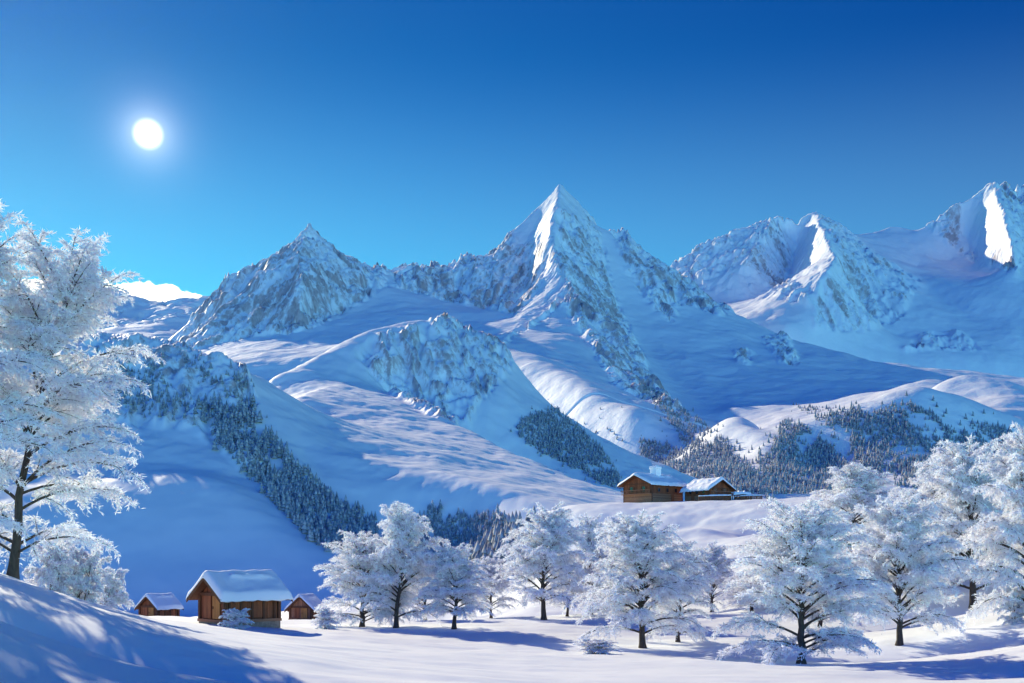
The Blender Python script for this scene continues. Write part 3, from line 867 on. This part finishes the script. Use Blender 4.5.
def roof_snow_mesh(W, L, zr, pitch, oh, ohf, thick, seed):
    """thick rounded blanket over both slopes; ridge along y"""
    ns, nt_ = 41, 49
    s = np.linspace(-1, 1, ns)[None] * np.ones((nt_, 1)); t = np.linspace(0, 1, nt_)[:, None] * np.ones((1, ns))
    half = W / 2 + oh
    lip = .06
    x = s * (half + lip); y = -ohf - lip + t * (L + 2 * ohf + 2 * lip)
    zroof = zr - np.abs(x) * math.tan(pitch)
    zroof = np.where(np.abs(x) < .25, zr - .125 * math.tan(pitch) - (x / .25) ** 2 * .125 * math.tan(pitch), zroof)
    edge = np.minimum(1 - np.abs(s), np.minimum(t, 1 - t) * (L / half))
    prof = np.clip(edge / .10, 0, 1); prof = np.sqrt(1 - (1 - prof) ** 2)
    n = fbm(x + seed * 7.3, y, 1.6, 3, seed)
    top = zroof + thick * (prof * (1 + .22 * n) + .02 + .10 * np.exp(-(x / .5) ** 2))
    # a long drift ripple under the ridge, as on the big hut
    top = top + thick * .6 * np.exp(-((np.abs(s) - .30 - .03 * n) / .05) ** 2) * sstep(.25, .35, t) * sstep(.9, .8, t)
    droop = thick * .35 * (np.abs(s) > .97) * (.6 + .6 * fbm(x, y, .7, 2, seed + 3))
    bot = zroof + .004 - np.clip(droop, 0, 1)
    V = np.concatenate([np.stack([x, y, top], -1).reshape(-1, 3), np.stack([x, y, bot], -1).reshape(-1, 3)])
    i = np.arange(ns * nt_).reshape(nt_, ns); o = ns * nt_
    q = [np.stack([i[:-1, :-1], i[:-1, 1:], i[1:, 1:], i[1:, :-1]], -1).reshape(-1, 4), np.stack([i[:-1, :-1], i[1:, :-1], i[1:, 1:], i[:-1, 1:]], -1).reshape(-1, 4) + o]
    for a in (i[0], i[-1][::-1], i[:, 0][::-1], i[:, -1]):
        q.append(np.stack([a[:-1], a[:-1] + o, a[1:] + o, a[1:]], -1))
    return V, np.concatenate(q)


def plank_wall(mb, axis, fixed, out, a0, a1, z0, ztop, pw, r, depth=.06):
    """upright planks; axis 'x': wall along x at y=fixed, 'y': along y at x=fixed; out: outward sign; ztop(a) gives the top"""
    n = max(2, int(round((a1 - a0) / pw)))
    e = np.linspace(a0, a1, n + 1)
    for k in range(n):
        p, q = e[k] + .008, e[k + 1] - .008
        d0 = fixed - out * depth; d1 = fixed + out * r.uniform(-.012, .018)
        lo, hi = min(d0, d1), max(d0, d1)
        zp, zq = ztop(p), ztop(q)
        if axis == 'x':
            mb.hexa([(p, lo, z0), (q, lo, z0), (q, hi, z0), (p, hi, z0), (p, lo, zp), (q, lo, zq), (q, hi, zq), (p, hi, zp)])
        else:
            mb.hexa([(lo, p, z0), (hi, p, z0), (hi, q, z0), (lo, q, z0), (lo, p, zp), (hi, p, zp), (hi, q, zq), (lo, q, zq)])


def log_wall(mb, axis, fixed, out, a0, a1, z0, z1, h, r):
    n = max(2, int(round((z1 - z0) / h)))
    e = np.linspace(z0, z1, n + 1)
    for k in range(n):
        d1 = fixed + out * (.02 + r.uniform(-.01, .02)); d0 = fixed - out * .08
        lo, hi = min(d0, d1), max(d0, d1)
        ex = .14 * (k % 2)
        if axis == 'x': mb.box(a0 - ex, a1 + ex, lo, hi, e[k] + .01, e[k + 1] - .01)
        else: mb.box(lo, hi, a0 - ex, a1 + ex, e[k] + .01, e[k + 1] - .01)


def gable_hut(name, label, cat, group, W, L, hw, pitch, oh, ohf, foot, wall_mat, seed, snow, corner, yaw, flip=1, style='hut'):
    """local frame: x across the gable, y back along the ridge; gable front at y=0; side wall at x=+W/2 (flip=1) faces the camera.
    corner: world point of the front corner nearest the camera (x=+flip*W/2, y=0)"""
    r = np.random.default_rng(seed)
    c, s = math.cos(yaw), math.sin(yaw)
    ox, oy = flip * W / 2, 0
    loc = (corner[0] - (c * ox - s * oy), corner[1] - (s * ox + c * oy), corner[2])
    t = thing(name, label, cat, loc, yaw, group)
    tp = math.tan(pitch)
    zr = foot + hw + W / 2 * tp                                   # underside of the ridge
    gtop = lambda a: foot + hw + (W / 2 - abs(a)) * tp - .03
    stop = lambda a: foot + hw - .02
    hx, sx = W / 2, flip * W / 2
    # footing
    mb = MB(); mb.box(-hx - .10, hx + .10, -.10, L + .10, -.8 if style == 'hut' else -3.0, foot - .16)
    if style == 'hut':
        mb2 = MB(); mb2.box(-hx - .16, hx + .16, -.16, L + .16, foot - .158, foot)
        mb2.build('sill_beam', W_GREY, t)
    else:
        mb.box(-hx - .12, hx + .12, -.12, L + .12, foot - .158, foot)
    mb.build('footing', M_STONE, t)
    # walls
    mb = MB()
    z0 = foot + .003
    if style == 'hut':
        plank_wall(mb, 'x', 0, -1, -hx, hx, z0, gtop, .17, r); plank_wall(mb, 'x', L, 1, -hx, hx, z0, gtop, .17, r)
        plank_wall(mb, 'y', -hx, -1, .07, L - .07, z0, stop, .17, r); plank_wall(mb, 'y', hx, 1, .07, L - .07, z0, stop, .17, r)
        mb.build('wall', wall_mat, t)
    else:
        zb = foot + hw * .46
        lb = MB()
        log_wall(lb, 'x', 0, -1, -hx, hx, z0, zb, .28, r); log_wall(lb, 'x', L, 1, -hx, hx, z0, zb, .28, r)
        log_wall(lb, 'y', -hx, -1, .09, L - .09, z0, zb, .28, r); log_wall(lb, 'y', hx, 1, .09, L - .09, z0, zb, .28, r)
        lb.build('log_wall', W_GREY, t)
        zb += .004
        plank_wall(mb, 'x', 0, -1, -hx, hx, zb, gtop, .24, r); plank_wall(mb, 'x', L, 1, -hx, hx, zb, gtop, .24, r)
        plank_wall(mb, 'y', -hx, -1, .07, L - .07, zb, stop, .24, r); plank_wall(mb, 'y', hx, 1, .07, L - .07, zb, stop, .24, r)
        mb.build('upper_wall', wall_mat, t)
    # corner posts, tie beam
    for px_ in (-1, 1):
        for py_ in (0, 1):
            p = MB(); y = L * py_; d = .13
            p.box(px_ * hx - d if px_ < 0 else px_ * hx - .05, px_ * hx + .05 if px_ < 0 else px_ * hx + d, y - d if py_ == 0 else y - .05, y + .05 if py_ == 0 else y + d, z0, foot + hw - .05)
            p.build('corner_post', W_DARK, t)
    p = MB(); p.box(-hx - .2, hx + .2, -.12, -.028, foot + hw - .1, foot + hw + .08); p.build('tie_beam', W_DARK, t)
    if style == 'hut':
        # doors in the gable, framed bays along the side
        d = MB(); dx = flip * .36 * hx
        dw, dh = .30 * W, hw * .93
        for k in range(4):
            a = dx - dw / 2 + dw * k / 4
            d.box(a + .006, a + dw / 4 - .006, -.075, -.03, z0 + .04, z0 + dh)
        door = d.build('door', W_GOLD, t)
        h = MB(); h.box(dx - dw / 2 + .08, dx - dw / 2 + .12, -.115, -.076, z0 + dh * .45, z0 + dh * .56); h.build('handle', W_DARK, door)
        d = MB(); dx2 = -flip * .34 * hx
        for k in range(4):
            a = dx2 - dw * .42 + dw * .84 * k / 4
            d.box(a + .006, a + dw * .21 - .006, -.07, -.03, z0 + .04, z0 + dh)
        d.build('shutter', W_RED, t)
        nb = max(3, int(L / .85))
        for k in range(nb + 1):
            y = .25 + (L - .5) * k / nb
            b = MB(); lo, hi = sorted((sx + flip * .022, sx + flip * .085)); b.box(lo, hi, y - .06, y + .06, z0, foot + hw - .04); b.build('wall_post', W_DARK, t)
        for k in range(0, nb, 2):
            y0 = .25 + (L - .5) * k / nb + .08; y1 = .25 + (L - .5) * (k + 1) / nb - .08
            b = MB(); lo, hi = sorted((sx + flip * .021, sx + flip * .05))
            m_ = 4
            for q in range(m_):
                b.box(lo, hi, y0 + (y1 - y0) * q / m_ + .005, y0 + (y1 - y0) * (q + 1) / m_ - .005, z0 + .1, foot + hw - .25)
            b.build('wall_panel', W_RED, t)
    else:
        # shuttered windows
        def window(cx, wz0, wz1, ww, face):
            f = MB(); g = MB(); sh = []
            if face == 'front':
                f.box(cx - ww / 2 - .1, cx + ww / 2 + .1, -.09, -.025, wz0 - .1, wz1 + .1)
                g.box(cx - ww / 2, cx + ww / 2, -.105, -.088, wz0, wz1)
                for q in (-1, 1):
                    a = MB(); x0 = cx + q * (ww / 2 + .12 + ww * .25); a.box(x0 - ww * .25, x0 + ww * .25, -.085, -.028, wz0, wz1); sh.append(a)
            else:
                lo, hi = sorted((sx + flip * .024, sx + flip * .09)); f.box(lo, hi, cx - ww / 2 - .1, cx + ww / 2 + .1, wz0 - .1, wz1 + .1)
                lo, hi = sorted((sx + flip * .088, sx + flip * .105)); g.box(lo, hi, cx - ww / 2, cx + ww / 2, wz0, wz1)
            fo = f.build('window', W_RED, t); g.build('pane', M_PANE, fo)
            for a in sh: a.build('shutter', W_DARK, t)
        zb = foot + hw * .46
        window(-.22 * W, zb + .5, zb + 1.7, .8, 'front'); window(.22 * W, zb + .5, zb + 1.7, .8, 'front')
        for q in (.22, .5, .78):
            window(L * q, zb + .45, zb + 1.35, .8, 'side')
        d = MB(); lo, hi = sorted((sx + flip * .05, sx + flip * .11)); d.box(lo, hi, L * .62, L * .62 + 1.0, z0, z0 + 1.9); door = d.build('door', W_RED, t)
        h = MB(); lo, hi = sorted((sx + flip * .111, sx + flip * .15)); h.box(lo, hi, L * .62 + .1, L * .62 + .16, z0 + .9, z0 + 1.05); h.build('handle', W_DARK, door)
        # balcony rail along the gable
        b = MB(); b.box(-hx - .1, hx + .1, -.9, -.13, zb - .1, zb + .02)
        bal = b.build('balcony', W_GREY, t)
        b = MB(); b.box(-hx - .1, hx + .1, -.95, -.88, zb + .8, zb + .9)
        for q in np.linspace(-hx - .05, hx + .05, 22):
            b.box(q - .04, q + .04, -.94, -.89, zb + .021, zb + .799)
        b.build('railing', W_GREY, bal)
    # roof: two slabs, bargeboards, rafters; snow blanket
    mb = MB(); th = .12
    for q in (-1, 1):
        xe = q * (hx + oh); ze = zr - (hx + oh) * tp
        ring = lambda y: [(0, y, zr), (xe, y, ze), (xe, y, ze + th), (0, y, zr + th)]
        mb.prism(ring(-ohf), ring(L + ohf)) if q > 0 else mb.prism(ring(L + ohf), ring(-ohf))
    rf = mb.build('roof', W_DARK, t)
    for y in (-ohf - .05, L + ohf + .004):
        mb = MB()
        for q in (-1, 1):
            xe = q * (hx + oh + .03); ze = zr - (hx + oh + .03) * tp
            a = [(q * .004, y, zr - .10), (xe, y, ze - .10), (xe, y, ze + th + .02), (q * .004, y, zr + th + .02)]
            b_ = [(p[0], y + .045, p[2]) for p in a]
            mb.prism(a, b_) if q > 0 else mb.prism(b_, a)
        mb.build('bargeboard', W_DARK, rf)
    for y in np.linspace(.25, L - .25, max(4, int(L / .8))):
        for q in (-1, 1):
            x0, x1 = q * (hx + .03), q * (hx + oh - .05)
            z_0, z_1 = zr - abs(x0) * tp, zr - abs(x1) * tp
            a = [(x0, y - .05, z_0 - .14), (x1, y - .05, z_1 - .14), (x1, y - .05, z_1 - .004), (x0, y - .05, z_0 - .004)]
            b_ = [(p[0], y + .05, p[2]) for p in a]
            mb = MB(); mb.prism(a, b_) if q > 0 else mb.prism(b_, a)
            mb.build('rafter_end', W_DARK, rf)
    V, Fq = roof_snow_mesh(W, L, zr + th, pitch, oh, ohf, snow, seed)
    mesh_object('roof_snow', V, Fq, M_ROOFSNOW, rf, smooth=True)
    return t, zr


def ground_corner(px, py, Y=None):
    if Y is None:
        return ground_point(px, py)
    x = (px - CX) / F * Y
    return (x, Y, gz(x, Y))


HUT_GROUP = 'small wooden huts on the snow field'
R_ = math.radians
c1 = ground_corner(225, 626)
k1 = c1[1] / F
q1 = c1[1] / 88
gable_hut('wooden_hut', 'largest brown plank hut with honey-coloured door and thick snow on its roof', 'hut', HUT_GROUP,
          W=3.9 * q1, L=4.9 * q1, hw=2.05 * q1, pitch=R_(33), oh=.85 * q1, ohf=.8 * q1, foot=.45 * q1, wall_mat=W_BROWN, seed=3, snow=.38, corner=c1, yaw=R_(-46))
c2 = ground_corner(157, 615, 104)
gable_hut('wooden_hut', 'little brown hut on its own, left of the largest hut beside the snow bank', 'hut', HUT_GROUP,
          W=2.35, L=2.5, hw=1.1, pitch=R_(38), oh=.4, ohf=.3, foot=.18, wall_mat=W_BROWN, seed=8, snow=.26, corner=c2, yaw=R_(-32))
c3 = ground_corner(311, 616, 104)
gable_hut('wooden_hut', 'small weathered hut partly hidden by the squat frosted tree', 'hut', HUT_GROUP,
          W=2.1, L=2.5, hw=1.1, pitch=R_(42), oh=.45, ohf=.3, foot=.2, wall_mat=W_GREY, seed=12, snow=.24, corner=c3, yaw=R_(-14))

CH_GROUP = 'chalets on the knoll'
c4 = ground_corner(652, 503, 255)
ch, zr4 = gable_hut('chalet', 'large two-storey chalet with a snow-capped chimney on the sunlit knoll', 'chalet', CH_GROUP,
                    W=9.0, L=10.5, hw=4.3, pitch=R_(24), oh=1.0, ohf=1.3, foot=.4, wall_mat=W_BROWN, seed=21, snow=.6, corner=c4, yaw=R_(-50), style='chalet')
mb = MB(); mb.box(-.2, 1.7, 4.4, 6.2, zr4 - .9, zr4 + 2.0); cb = mb.build('chimney', M_ROOFSNOW, ch)
V, Fq = roof_snow_mesh(1.7, 1.6, 0, R_(6), .16, .16, .45, 4); mesh_object('chimney_snow', V + np.array([.75, 4.5, zr4 + 2.02]), Fq, M_ROOFSNOW, cb, smooth=True)
c5 = ground_corner(709, 504, 250)
ch2, zr5 = gable_hut('chalet', 'smaller dark chalet showing its gable, beside the chimneyed one', 'chalet', CH_GROUP,
                     W=6.6, L=8.0, hw=2.9, pitch=R_(30), oh=1.0, ohf=1.0, foot=.3, wall_mat=W_RED, seed=27, snow=.6, corner=c5, yaw=R_(32), flip=-1, style='chalet')


def post_fence(name, label, p0, p1, n, h, mat, seed):
    r = np.random.default_rng(seed)
    p0, p1 = np.array(p0, float), np.array(p1, float)
    d = p1[:2] - p0[:2]; L = np.linalg.norm(d); ang = math.atan2(d[1], d[0])
    t = thing(name, label, 'fence', tuple(p0), ang, 'fences by the chalets')
    sl = (p1[2] - p0[2]) / L
    for x in np.linspace(0, L, n):
        b = MB(); b.box(x - .08, x + .08, -.08, .08, sl * x - .5, sl * x + h); b.build('post', mat, t)
    b = MB()
    for k, z in enumerate(np.arange(.12, h - .08, .26)):
        b.hexa([(0, -.13, z), (L, -.13, z + sl * L), (L, -.082, z + sl * L), (0, -.082, z), (0, -.13, z + .2), (L, -.13, z + .2 + sl * L), (L, -.082, z + .2 + sl * L), (0, -.082, z + .2)])
    b.build('boards', mat, t)
    V, Fq = roof_snow_mesh(.3, L, 0, R_(2), .08, .08, .16, seed)
    V = V[:, [1, 0, 2]] * np.array([1, -1, 1]) + np.array([0, 0, h + .002]); V[:, 2] += V[:, 0] * sl
    mesh_object('snow_cap', V, Fq, M_ROOFSNOW, t, smooth=True)
    return t


post_fence('board_fence', 'low dark board fence in front of the smaller chalet', ground_corner(699, 506, 243), ground_corner(731, 506, 243), 6, 1.1, W_DARK, 3)
post_fence('board_fence', 'snow-capped board pen at the right end of the chalets', ground_corner(741, 506, 246), ground_corner(762, 507, 244), 5, 1.1, W_BROWN, 5)
# low log store with a rounded snow roof
c6 = ground_corner(735, 505, 252)
t = thing('log_store', 'low log store under a rounded snow load between the smaller chalet and the pen', 'shed', c6, R_(4))
mb = MB()
rr = np.random.default_rng(5)
for k in range(5):
    for q in range(9):
        if k < 4 or q % 2:
            a = np.arange(8) * math.pi / 4; x = .2 + q * .36 + .18 * (k % 2); z = .16 + k * .3; rad = .15 + rr.uniform(0, .02)
            mb.prism([(x + rad * math.cos(v), 0 + rr.uniform(-.05, 0), z + rad * math.sin(v)) for v in a[::-1]], [(x + rad * math.cos(v), 1.6, z + rad * math.sin(v)) for v in a[::-1]])
mb.build('log_stack', W_GREY, t)
for x in (-.1, 3.6):
    b = MB(); b.box(x - .08, x + .08, -.1, .06, -.4, 1.75); b.build('post', W_DARK, t)
    b = MB(); b.box(x - .08, x + .08, 1.66, 1.82, -.4, 1.75); b.build('post', W_DARK, t)
b = MB(); b.box(-.3, 3.8, -.25, 1.95, 1.752, 1.86); rf = b.build('roof', W_DARK, t)
V, Fq = roof_snow_mesh(3.6, 1.9, 0, R_(5), .25, .15, .6, 6); mesh_object('roof_snow', V + np.array([1.75, -.1, 1.98]), Fq, M_ROOFSNOW, rf, smooth=True)

# ------------------------------------------------------------------ conifer woods on the slopes (each wood reads as one mass)
def mat_conifer():
    m, nt, b, out = new_mat('rimed_conifer')
    geo = N(nt, 'ShaderNodeNewGeometry'); tc = N(nt, 'ShaderNodeTexCoord')
    n = noise(nt, 0.35, 3, 0.7, geo.outputs['Position'])
    v = mathn(nt, 'ADD', n.outputs[0], mathn(nt, 'MULTIPLY', mathn(nt, 'SUBTRACT', geo.outputs['Random Per Island'], 0.5), 0.3))
    c = ramp(nt, v, [(0.25, (0.22, 0.24, 0.26)), (0.75, (0.50, 0.52, 0.56))])
    nt.links.new(c.outputs[0], b.inputs['Base Color']); b.inputs['Roughness'].default_value = 0.9
    return m


MAT_CONIFER = mat_conifer()


def wood_patch(sheet, poly, n, hrange, label, seed, cut=0.0):
    r = np.random.default_rng(seed)
    py = sheet.PY
    vis = py <= np.minimum.accumulate(py, 0) + .4
    m = in_poly(sheet.PX, py, poly) & vis
    jj, ii = np.nonzero(m)
    if len(jj) == 0:
        print('EMPTY WOOD', label); return
    # equal chance per picture area, thinned into ragged clumps
    dp = np.abs(np.gradient(py, axis=0))[jj, ii] * np.gradient(sheet.U)[ii] + .02
    cl = fbm(sheet.X[jj, ii], sheet.YY[jj, ii], np.median(sheet.Y[jj]) * .035, 3, seed)
    dp = dp * (cl > cut - .35)
    dp /= dp.sum()
    k = r.choice(len(jj), n, p=dp)
    sc = np.median(sheet.Y[jj]) * (.012 if sheet is range_ else .004) * (r.uniform(0, 1, n) < .16)                # stragglers round the edges
    x = sheet.X[jj[k], ii[k]] + r.normal(0, 1.5, n) + r.normal(0, 1, n) * sc; y = sheet.YY[jj[k], ii[k]] + r.normal(0, 2.0, n) + r.normal(0, 1.5, n) * sc
    z = sheet.height(x, y)
    h = r.uniform(*hrange, n) * r.uniform(.55, 1.2, n); w = h * r.uniform(.22, .32, n)
    K = 6
    th = np.arange(K) * 2 * math.pi / K
    V, Fc = [], []
    off = 0
    for (za, zb, ra) in ((.06, .5, 1.0), (.3, .75, .74), (.55, 1.0, .46)):
        jit = r.uniform(.75, 1.25, (n, K)); ph = r.uniform(0, 6, n)
        ring = np.stack([x[:, None] + np.cos(th + ph[:, None]) * (w * ra)[:, None] * jit, y[:, None] + np.sin(th + ph[:, None]) * (w * ra)[:, None] * jit,
                         (z + h * za)[:, None] + h[:, None] * r.uniform(-.05, .05, (n, K))], -1)
        apex = np.stack([x, y, z + h * zb], -1)[:, None]
        V.append(np.concatenate([ring, apex], 1).reshape(-1, 3))
        b = off + np.arange(n)[:, None] * (K + 1); i = np.arange(K)[None]
        Fc.append(np.stack([b + i, b + (i + 1) % K, np.repeat(b + K, K, 1)], -1).reshape(-1, 3)); off += n * (K + 1)
    o = mesh_object('forest', np.concatenate(V), np.concatenate(Fc), MAT_CONIFER, kind='stuff')
    tag(o, label, 'forest')


wood_patch(near, [(195, 405), (250, 400), (262, 425), (300, 470), (345, 505), (385, 530), (365, 560), (310, 542), (262, 490), (225, 450)], 1300, (4, 7.5), 'dark conifer wood running down the crest of the left spur', 1)
wood_patch(near, [(90, 345), (200, 358), (245, 372), (255, 410), (225, 420), (150, 420), (90, 400)], 330, (3, 6), 'scattered rimed conifers on the rocky top of the left spur', 2, .2)
wood_patch(near, [(395, 520), (430, 508), (460, 520), (500, 515), (515, 540), (505, 570), (395, 570)], 800, (3, 5.5), 'dark conifer wood behind the pointed and domed row trees', 3)
wood_patch(range_, [(513, 425), (545, 408), (572, 420), (610, 450), (622, 492), (600, 490), (575, 470), (545, 458)], 1200, (7, 12), 'conifer wood in the far hollow above the big chalet', 4)
wood_patch(near, [(516, 428), (535, 412), (556, 408), (575, 424), (597, 446), (618, 470), (622, 490), (600, 484), (585, 474), (560, 462), (540, 452), (522, 440)], 1300, (5, 9), 'conifer wood on the shaded slope between the rocky knob and the big chalet', 14, -.1)
wood_patch(range_, [(632, 378), (660, 392), (700, 420), (735, 452), (775, 494), (700, 496), (640, 470), (640, 440), (665, 445), (690, 455), (665, 415)], 2200, (8, 14), 'long conifer wood on the spur behind the chalets', 5)
wood_patch(range_, [(783, 418), (800, 424), (835, 450), (862, 478), (830, 494), (768, 494), (745, 462), (772, 455), (774, 440)], 1500, (8, 14), 'conifer wood on the knoll beside the sunny shelf', 6)
wood_patch(range_, [(792, 404), (830, 408), (870, 412), (910, 405), (960, 424), (1040, 432), (1040, 480), (960, 490), (860, 486), (850, 440)], 2600, (8, 14), 'broad conifer wood low on the right-hand slope', 7, .1)
# ------------------------------------------------------------------ bright cloud bank beyond the far hills, and the air
def cloud_bank():
    r = np.random.default_rng(3)
    ns, nt_ = 160, 40
    u = np.linspace(0, 1, ns)[:, None] * np.ones((1, nt_)); a = np.linspace(0, 2 * math.pi, nt_, endpoint=False)[None] * np.ones((ns, 1))
    x = -7600 + u * 3100
    rad = np.sin(np.clip(u, .001, .999) * math.pi) ** .45
    top = 170 * rad * (1 + .6 * fbm(x, a * 0, 620, 4, 5))
    y = 16500 + np.cos(a) * 700 * rad; z = 4030 - u * 160 + np.sin(a) * top
    d = 110 * fbm(x + y * .3, z * 2 + y, 420, 5, 9, .6) * rad
    y = y + np.cos(a) * d; z = z + np.sin(a) * d
    V = np.stack([x, y, z], -1).reshape(-1, 3); i = np.arange(ns * nt_).reshape(ns, nt_); j = np.roll(i, -1, 1)
    q = np.stack([i[:-1], j[:-1], j[1:], i[1:]], -1).reshape(-1, 4)
    m = bpy.data.materials.new('cloud'); m.use_nodes = True; nt = m.node_tree; nt.nodes.clear()
    out = N(nt, 'ShaderNodeOutputMaterial'); pv = N(nt, 'ShaderNodeVolumePrincipled')
    pv.inputs['Color'].default_value = (.98, .98, .98, 1); pv.inputs['Density'].default_value = .0028; pv.inputs['Anisotropy'].default_value = .72
    nt.links.new(pv.outputs[0], out.inputs['Volume'])
    mesh_object('cloud', V, q, m, smooth=True, kind='stuff')


cloud_bank()

mb = MB(); mb.box(-11500, 11500, -400, 13400, -420, 3600)
m = bpy.data.materials.new('air'); m.use_nodes = True; nt = m.node_tree; nt.nodes.clear()
out = N(nt, 'ShaderNodeOutputMaterial'); pv = N(nt, 'ShaderNodeVolumePrincipled')
pv.inputs['Color'].default_value = (0.50, 0.76, 1.0, 1); pv.inputs['Density'].default_value = HAZE; pv.inputs['Anisotropy'].default_value = 0.8
nt.links.new(pv.outputs[0], out.inputs['Volume'])
if HAZE > 0:
    hz = mb.build('haze', m); hz['kind'] = 'stuff'
# ------------------------------------------------------------------ sky, sun, camera
world = bpy.data.worlds.new('World'); scene.world = world
world.use_nodes = True
nt = world.node_tree; nt.nodes.clear()
wo = N(nt, 'ShaderNodeOutputWorld'); bg = N(nt, 'ShaderNodeBackground')
nt.links.new(bg.outputs[0], wo.inputs['Surface'])
sky = N(nt, 'ShaderNodeTexSky', sky_type='NISHITA')
sky.sun_disc = False
sky.sun_elevation = SUN_EL; sky.sun_rotation = SUN_AZ      # rotation 0 looks along +Y
sky.altitude = 1600; sky.air_density = 1.0; sky.dust_density = 0.0; sky.ozone_density = 4.0
# deeper, more saturated tone of the thin winter air: a power curve on each channel of the sky radiance
sep = N(nt, 'ShaderNodeSeparateColor'); nt.links.new(sky.outputs[0], sep.inputs[0])
gm = N(nt, 'ShaderNodeCombineColor')
# extra gain on the unseen sky behind the camera, added to lift the shade
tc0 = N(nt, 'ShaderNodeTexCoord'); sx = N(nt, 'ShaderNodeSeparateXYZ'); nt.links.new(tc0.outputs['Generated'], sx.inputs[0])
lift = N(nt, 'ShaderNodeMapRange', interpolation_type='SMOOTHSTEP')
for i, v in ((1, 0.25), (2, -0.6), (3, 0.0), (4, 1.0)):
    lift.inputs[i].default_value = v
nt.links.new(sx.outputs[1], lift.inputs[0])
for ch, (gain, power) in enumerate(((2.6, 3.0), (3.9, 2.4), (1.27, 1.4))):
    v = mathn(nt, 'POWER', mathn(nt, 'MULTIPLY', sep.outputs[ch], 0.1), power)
    v = mathn(nt, 'MULTIPLY', v, mathn(nt, 'ADD', 1.0, mathn(nt, 'MULTIPLY', lift.outputs[0], BACK_SKY_LIFT[ch])))
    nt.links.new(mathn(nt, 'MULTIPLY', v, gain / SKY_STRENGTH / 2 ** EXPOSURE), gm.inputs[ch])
# paler air low above the ridges
band = N(nt, 'ShaderNodeMapRange', interpolation_type='SMOOTHSTEP')
for i, v in ((1, 0.43), (2, 0.26), (3, 0.0), (4, 1.0)):
    band.inputs[i].default_value = v
nt.links.new(sx.outputs[2], band.inputs[0])
pale = N(nt, 'ShaderNodeVectorMath', operation='SCALE'); pale.inputs[0].default_value = [v / SKY_STRENGTH / 2 ** EXPOSURE for v in (0.066, 0.12, 0.13)]
nt.links.new(band.outputs[0], pale.inputs['Scale'])
addp = N(nt, 'ShaderNodeMix', data_type='RGBA', blend_type='ADD'); addp.inputs[0].default_value = 1.0
nt.links.new(gm.outputs[0], addp.inputs[6]); nt.links.new(pale.outputs[0], addp.inputs[7])
# the sun itself: a small white disc with its aureole, in the sky
DISC = Vector((148 - CX, F, H0 - 134)).normalized()
tc = N(nt, 'ShaderNodeTexCoord')
dt = N(nt, 'ShaderNodeVectorMath', operation='DOT_PRODUCT'); dt.inputs[1].default_value = DISC
nrm = N(nt, 'ShaderNodeVectorMath', operation='NORMALIZE')
nt.links.new(tc.outputs['Generated'], nrm.inputs[0]); nt.links.new(nrm.outputs[0], dt.inputs[0])
ang = mathn(nt, 'ARCCOSINE', mathn(nt, 'MINIMUM', dt.outputs['Value'], 1.0))
deg = mathn(nt, 'MULTIPLY', ang, 57.29578)
disc = N(nt, 'ShaderNodeMapRange', interpolation_type='SMOOTHSTEP')
for i, v in ((1, 0.1), (2, 0.8), (3, 1.0), (4, 0.0)):
    disc.inputs[i].default_value = v
nt.links.new(deg, disc.inputs[0])
glow1 = mathn(nt, 'MULTIPLY', mathn(nt, 'POWER', 2.718, mathn(nt, 'MULTIPLY', deg, -1.5)), 1.3)
glow2 = mathn(nt, 'MULTIPLY', mathn(nt, 'POWER', 2.718, mathn(nt, 'MULTIPLY', deg, -0.3)), 0.02)
gl = mathn(nt, 'ADD', mathn(nt, 'ADD', glow1, glow2), mathn(nt, 'MULTIPLY', disc.outputs[0], 3.0))
gc = N(nt, 'ShaderNodeMix', data_type='RGBA', blend_type='ADD'); gc.inputs[0].default_value = 1.0
gcol = N(nt, 'ShaderNodeVectorMath', operation='SCALE'); gcol.inputs[0].default_value = (1.0, 1.0, 1.0)
nt.links.new(mathn(nt, 'MULTIPLY', gl, GLOW / SKY_STRENGTH), gcol.inputs['Scale'])
nt.links.new(addp.outputs[2], gc.inputs[6]); nt.links.new(gcol.outputs[0], gc.inputs[7])
nt.links.new(gc.outputs[2], bg.inputs['Color'])
bg.inputs['Strength'].default_value = SKY_STRENGTH

sd = bpy.data.lights.new('sun', 'SUN'); sd.energy = SUN_STRENGTH; sd.angle = math.radians(0.5); sd.color = (1.0, 0.89, 0.63)
so = bpy.data.objects.new('sun', sd); COL.objects.link(so)
so.rotation_euler = (-SUN_DIR).to_track_quat('-Z', 'Y').to_euler()
so.location = (0, 0, 50)

cd = bpy.data.cameras.new('camera'); cam = bpy.data.objects.new('camera', cd); COL.objects.link(cam)
cd.sensor_width = 36.0; cd.lens = F * 36.0 / 1024.0
cam.location = (0, 0, 0); cam.rotation_euler = (math.radians(90), 0, 0)
cd.shift_y = (H0 - 341.5) / 1024.0
cd.clip_start = 0.1; cd.clip_end = 60000
scene.camera = cam

vs = scene.view_settings
vs.view_transform = 'Standard'; vs.look = 'None'; vs.exposure = EXPOSURE; vs.gamma = 1.0; vs.use_curve_mapping = False
scene.render.engine = 'CYCLES'
cy = scene.cycles
cy.max_bounces = 10; cy.diffuse_bounces = 8; cy.glossy_bounces = 2; cy.transmission_bounces = 4; cy.volume_bounces = 3
cy.transparent_max_bounces = 8
cy.caustics_reflective = False; cy.caustics_refractive = False
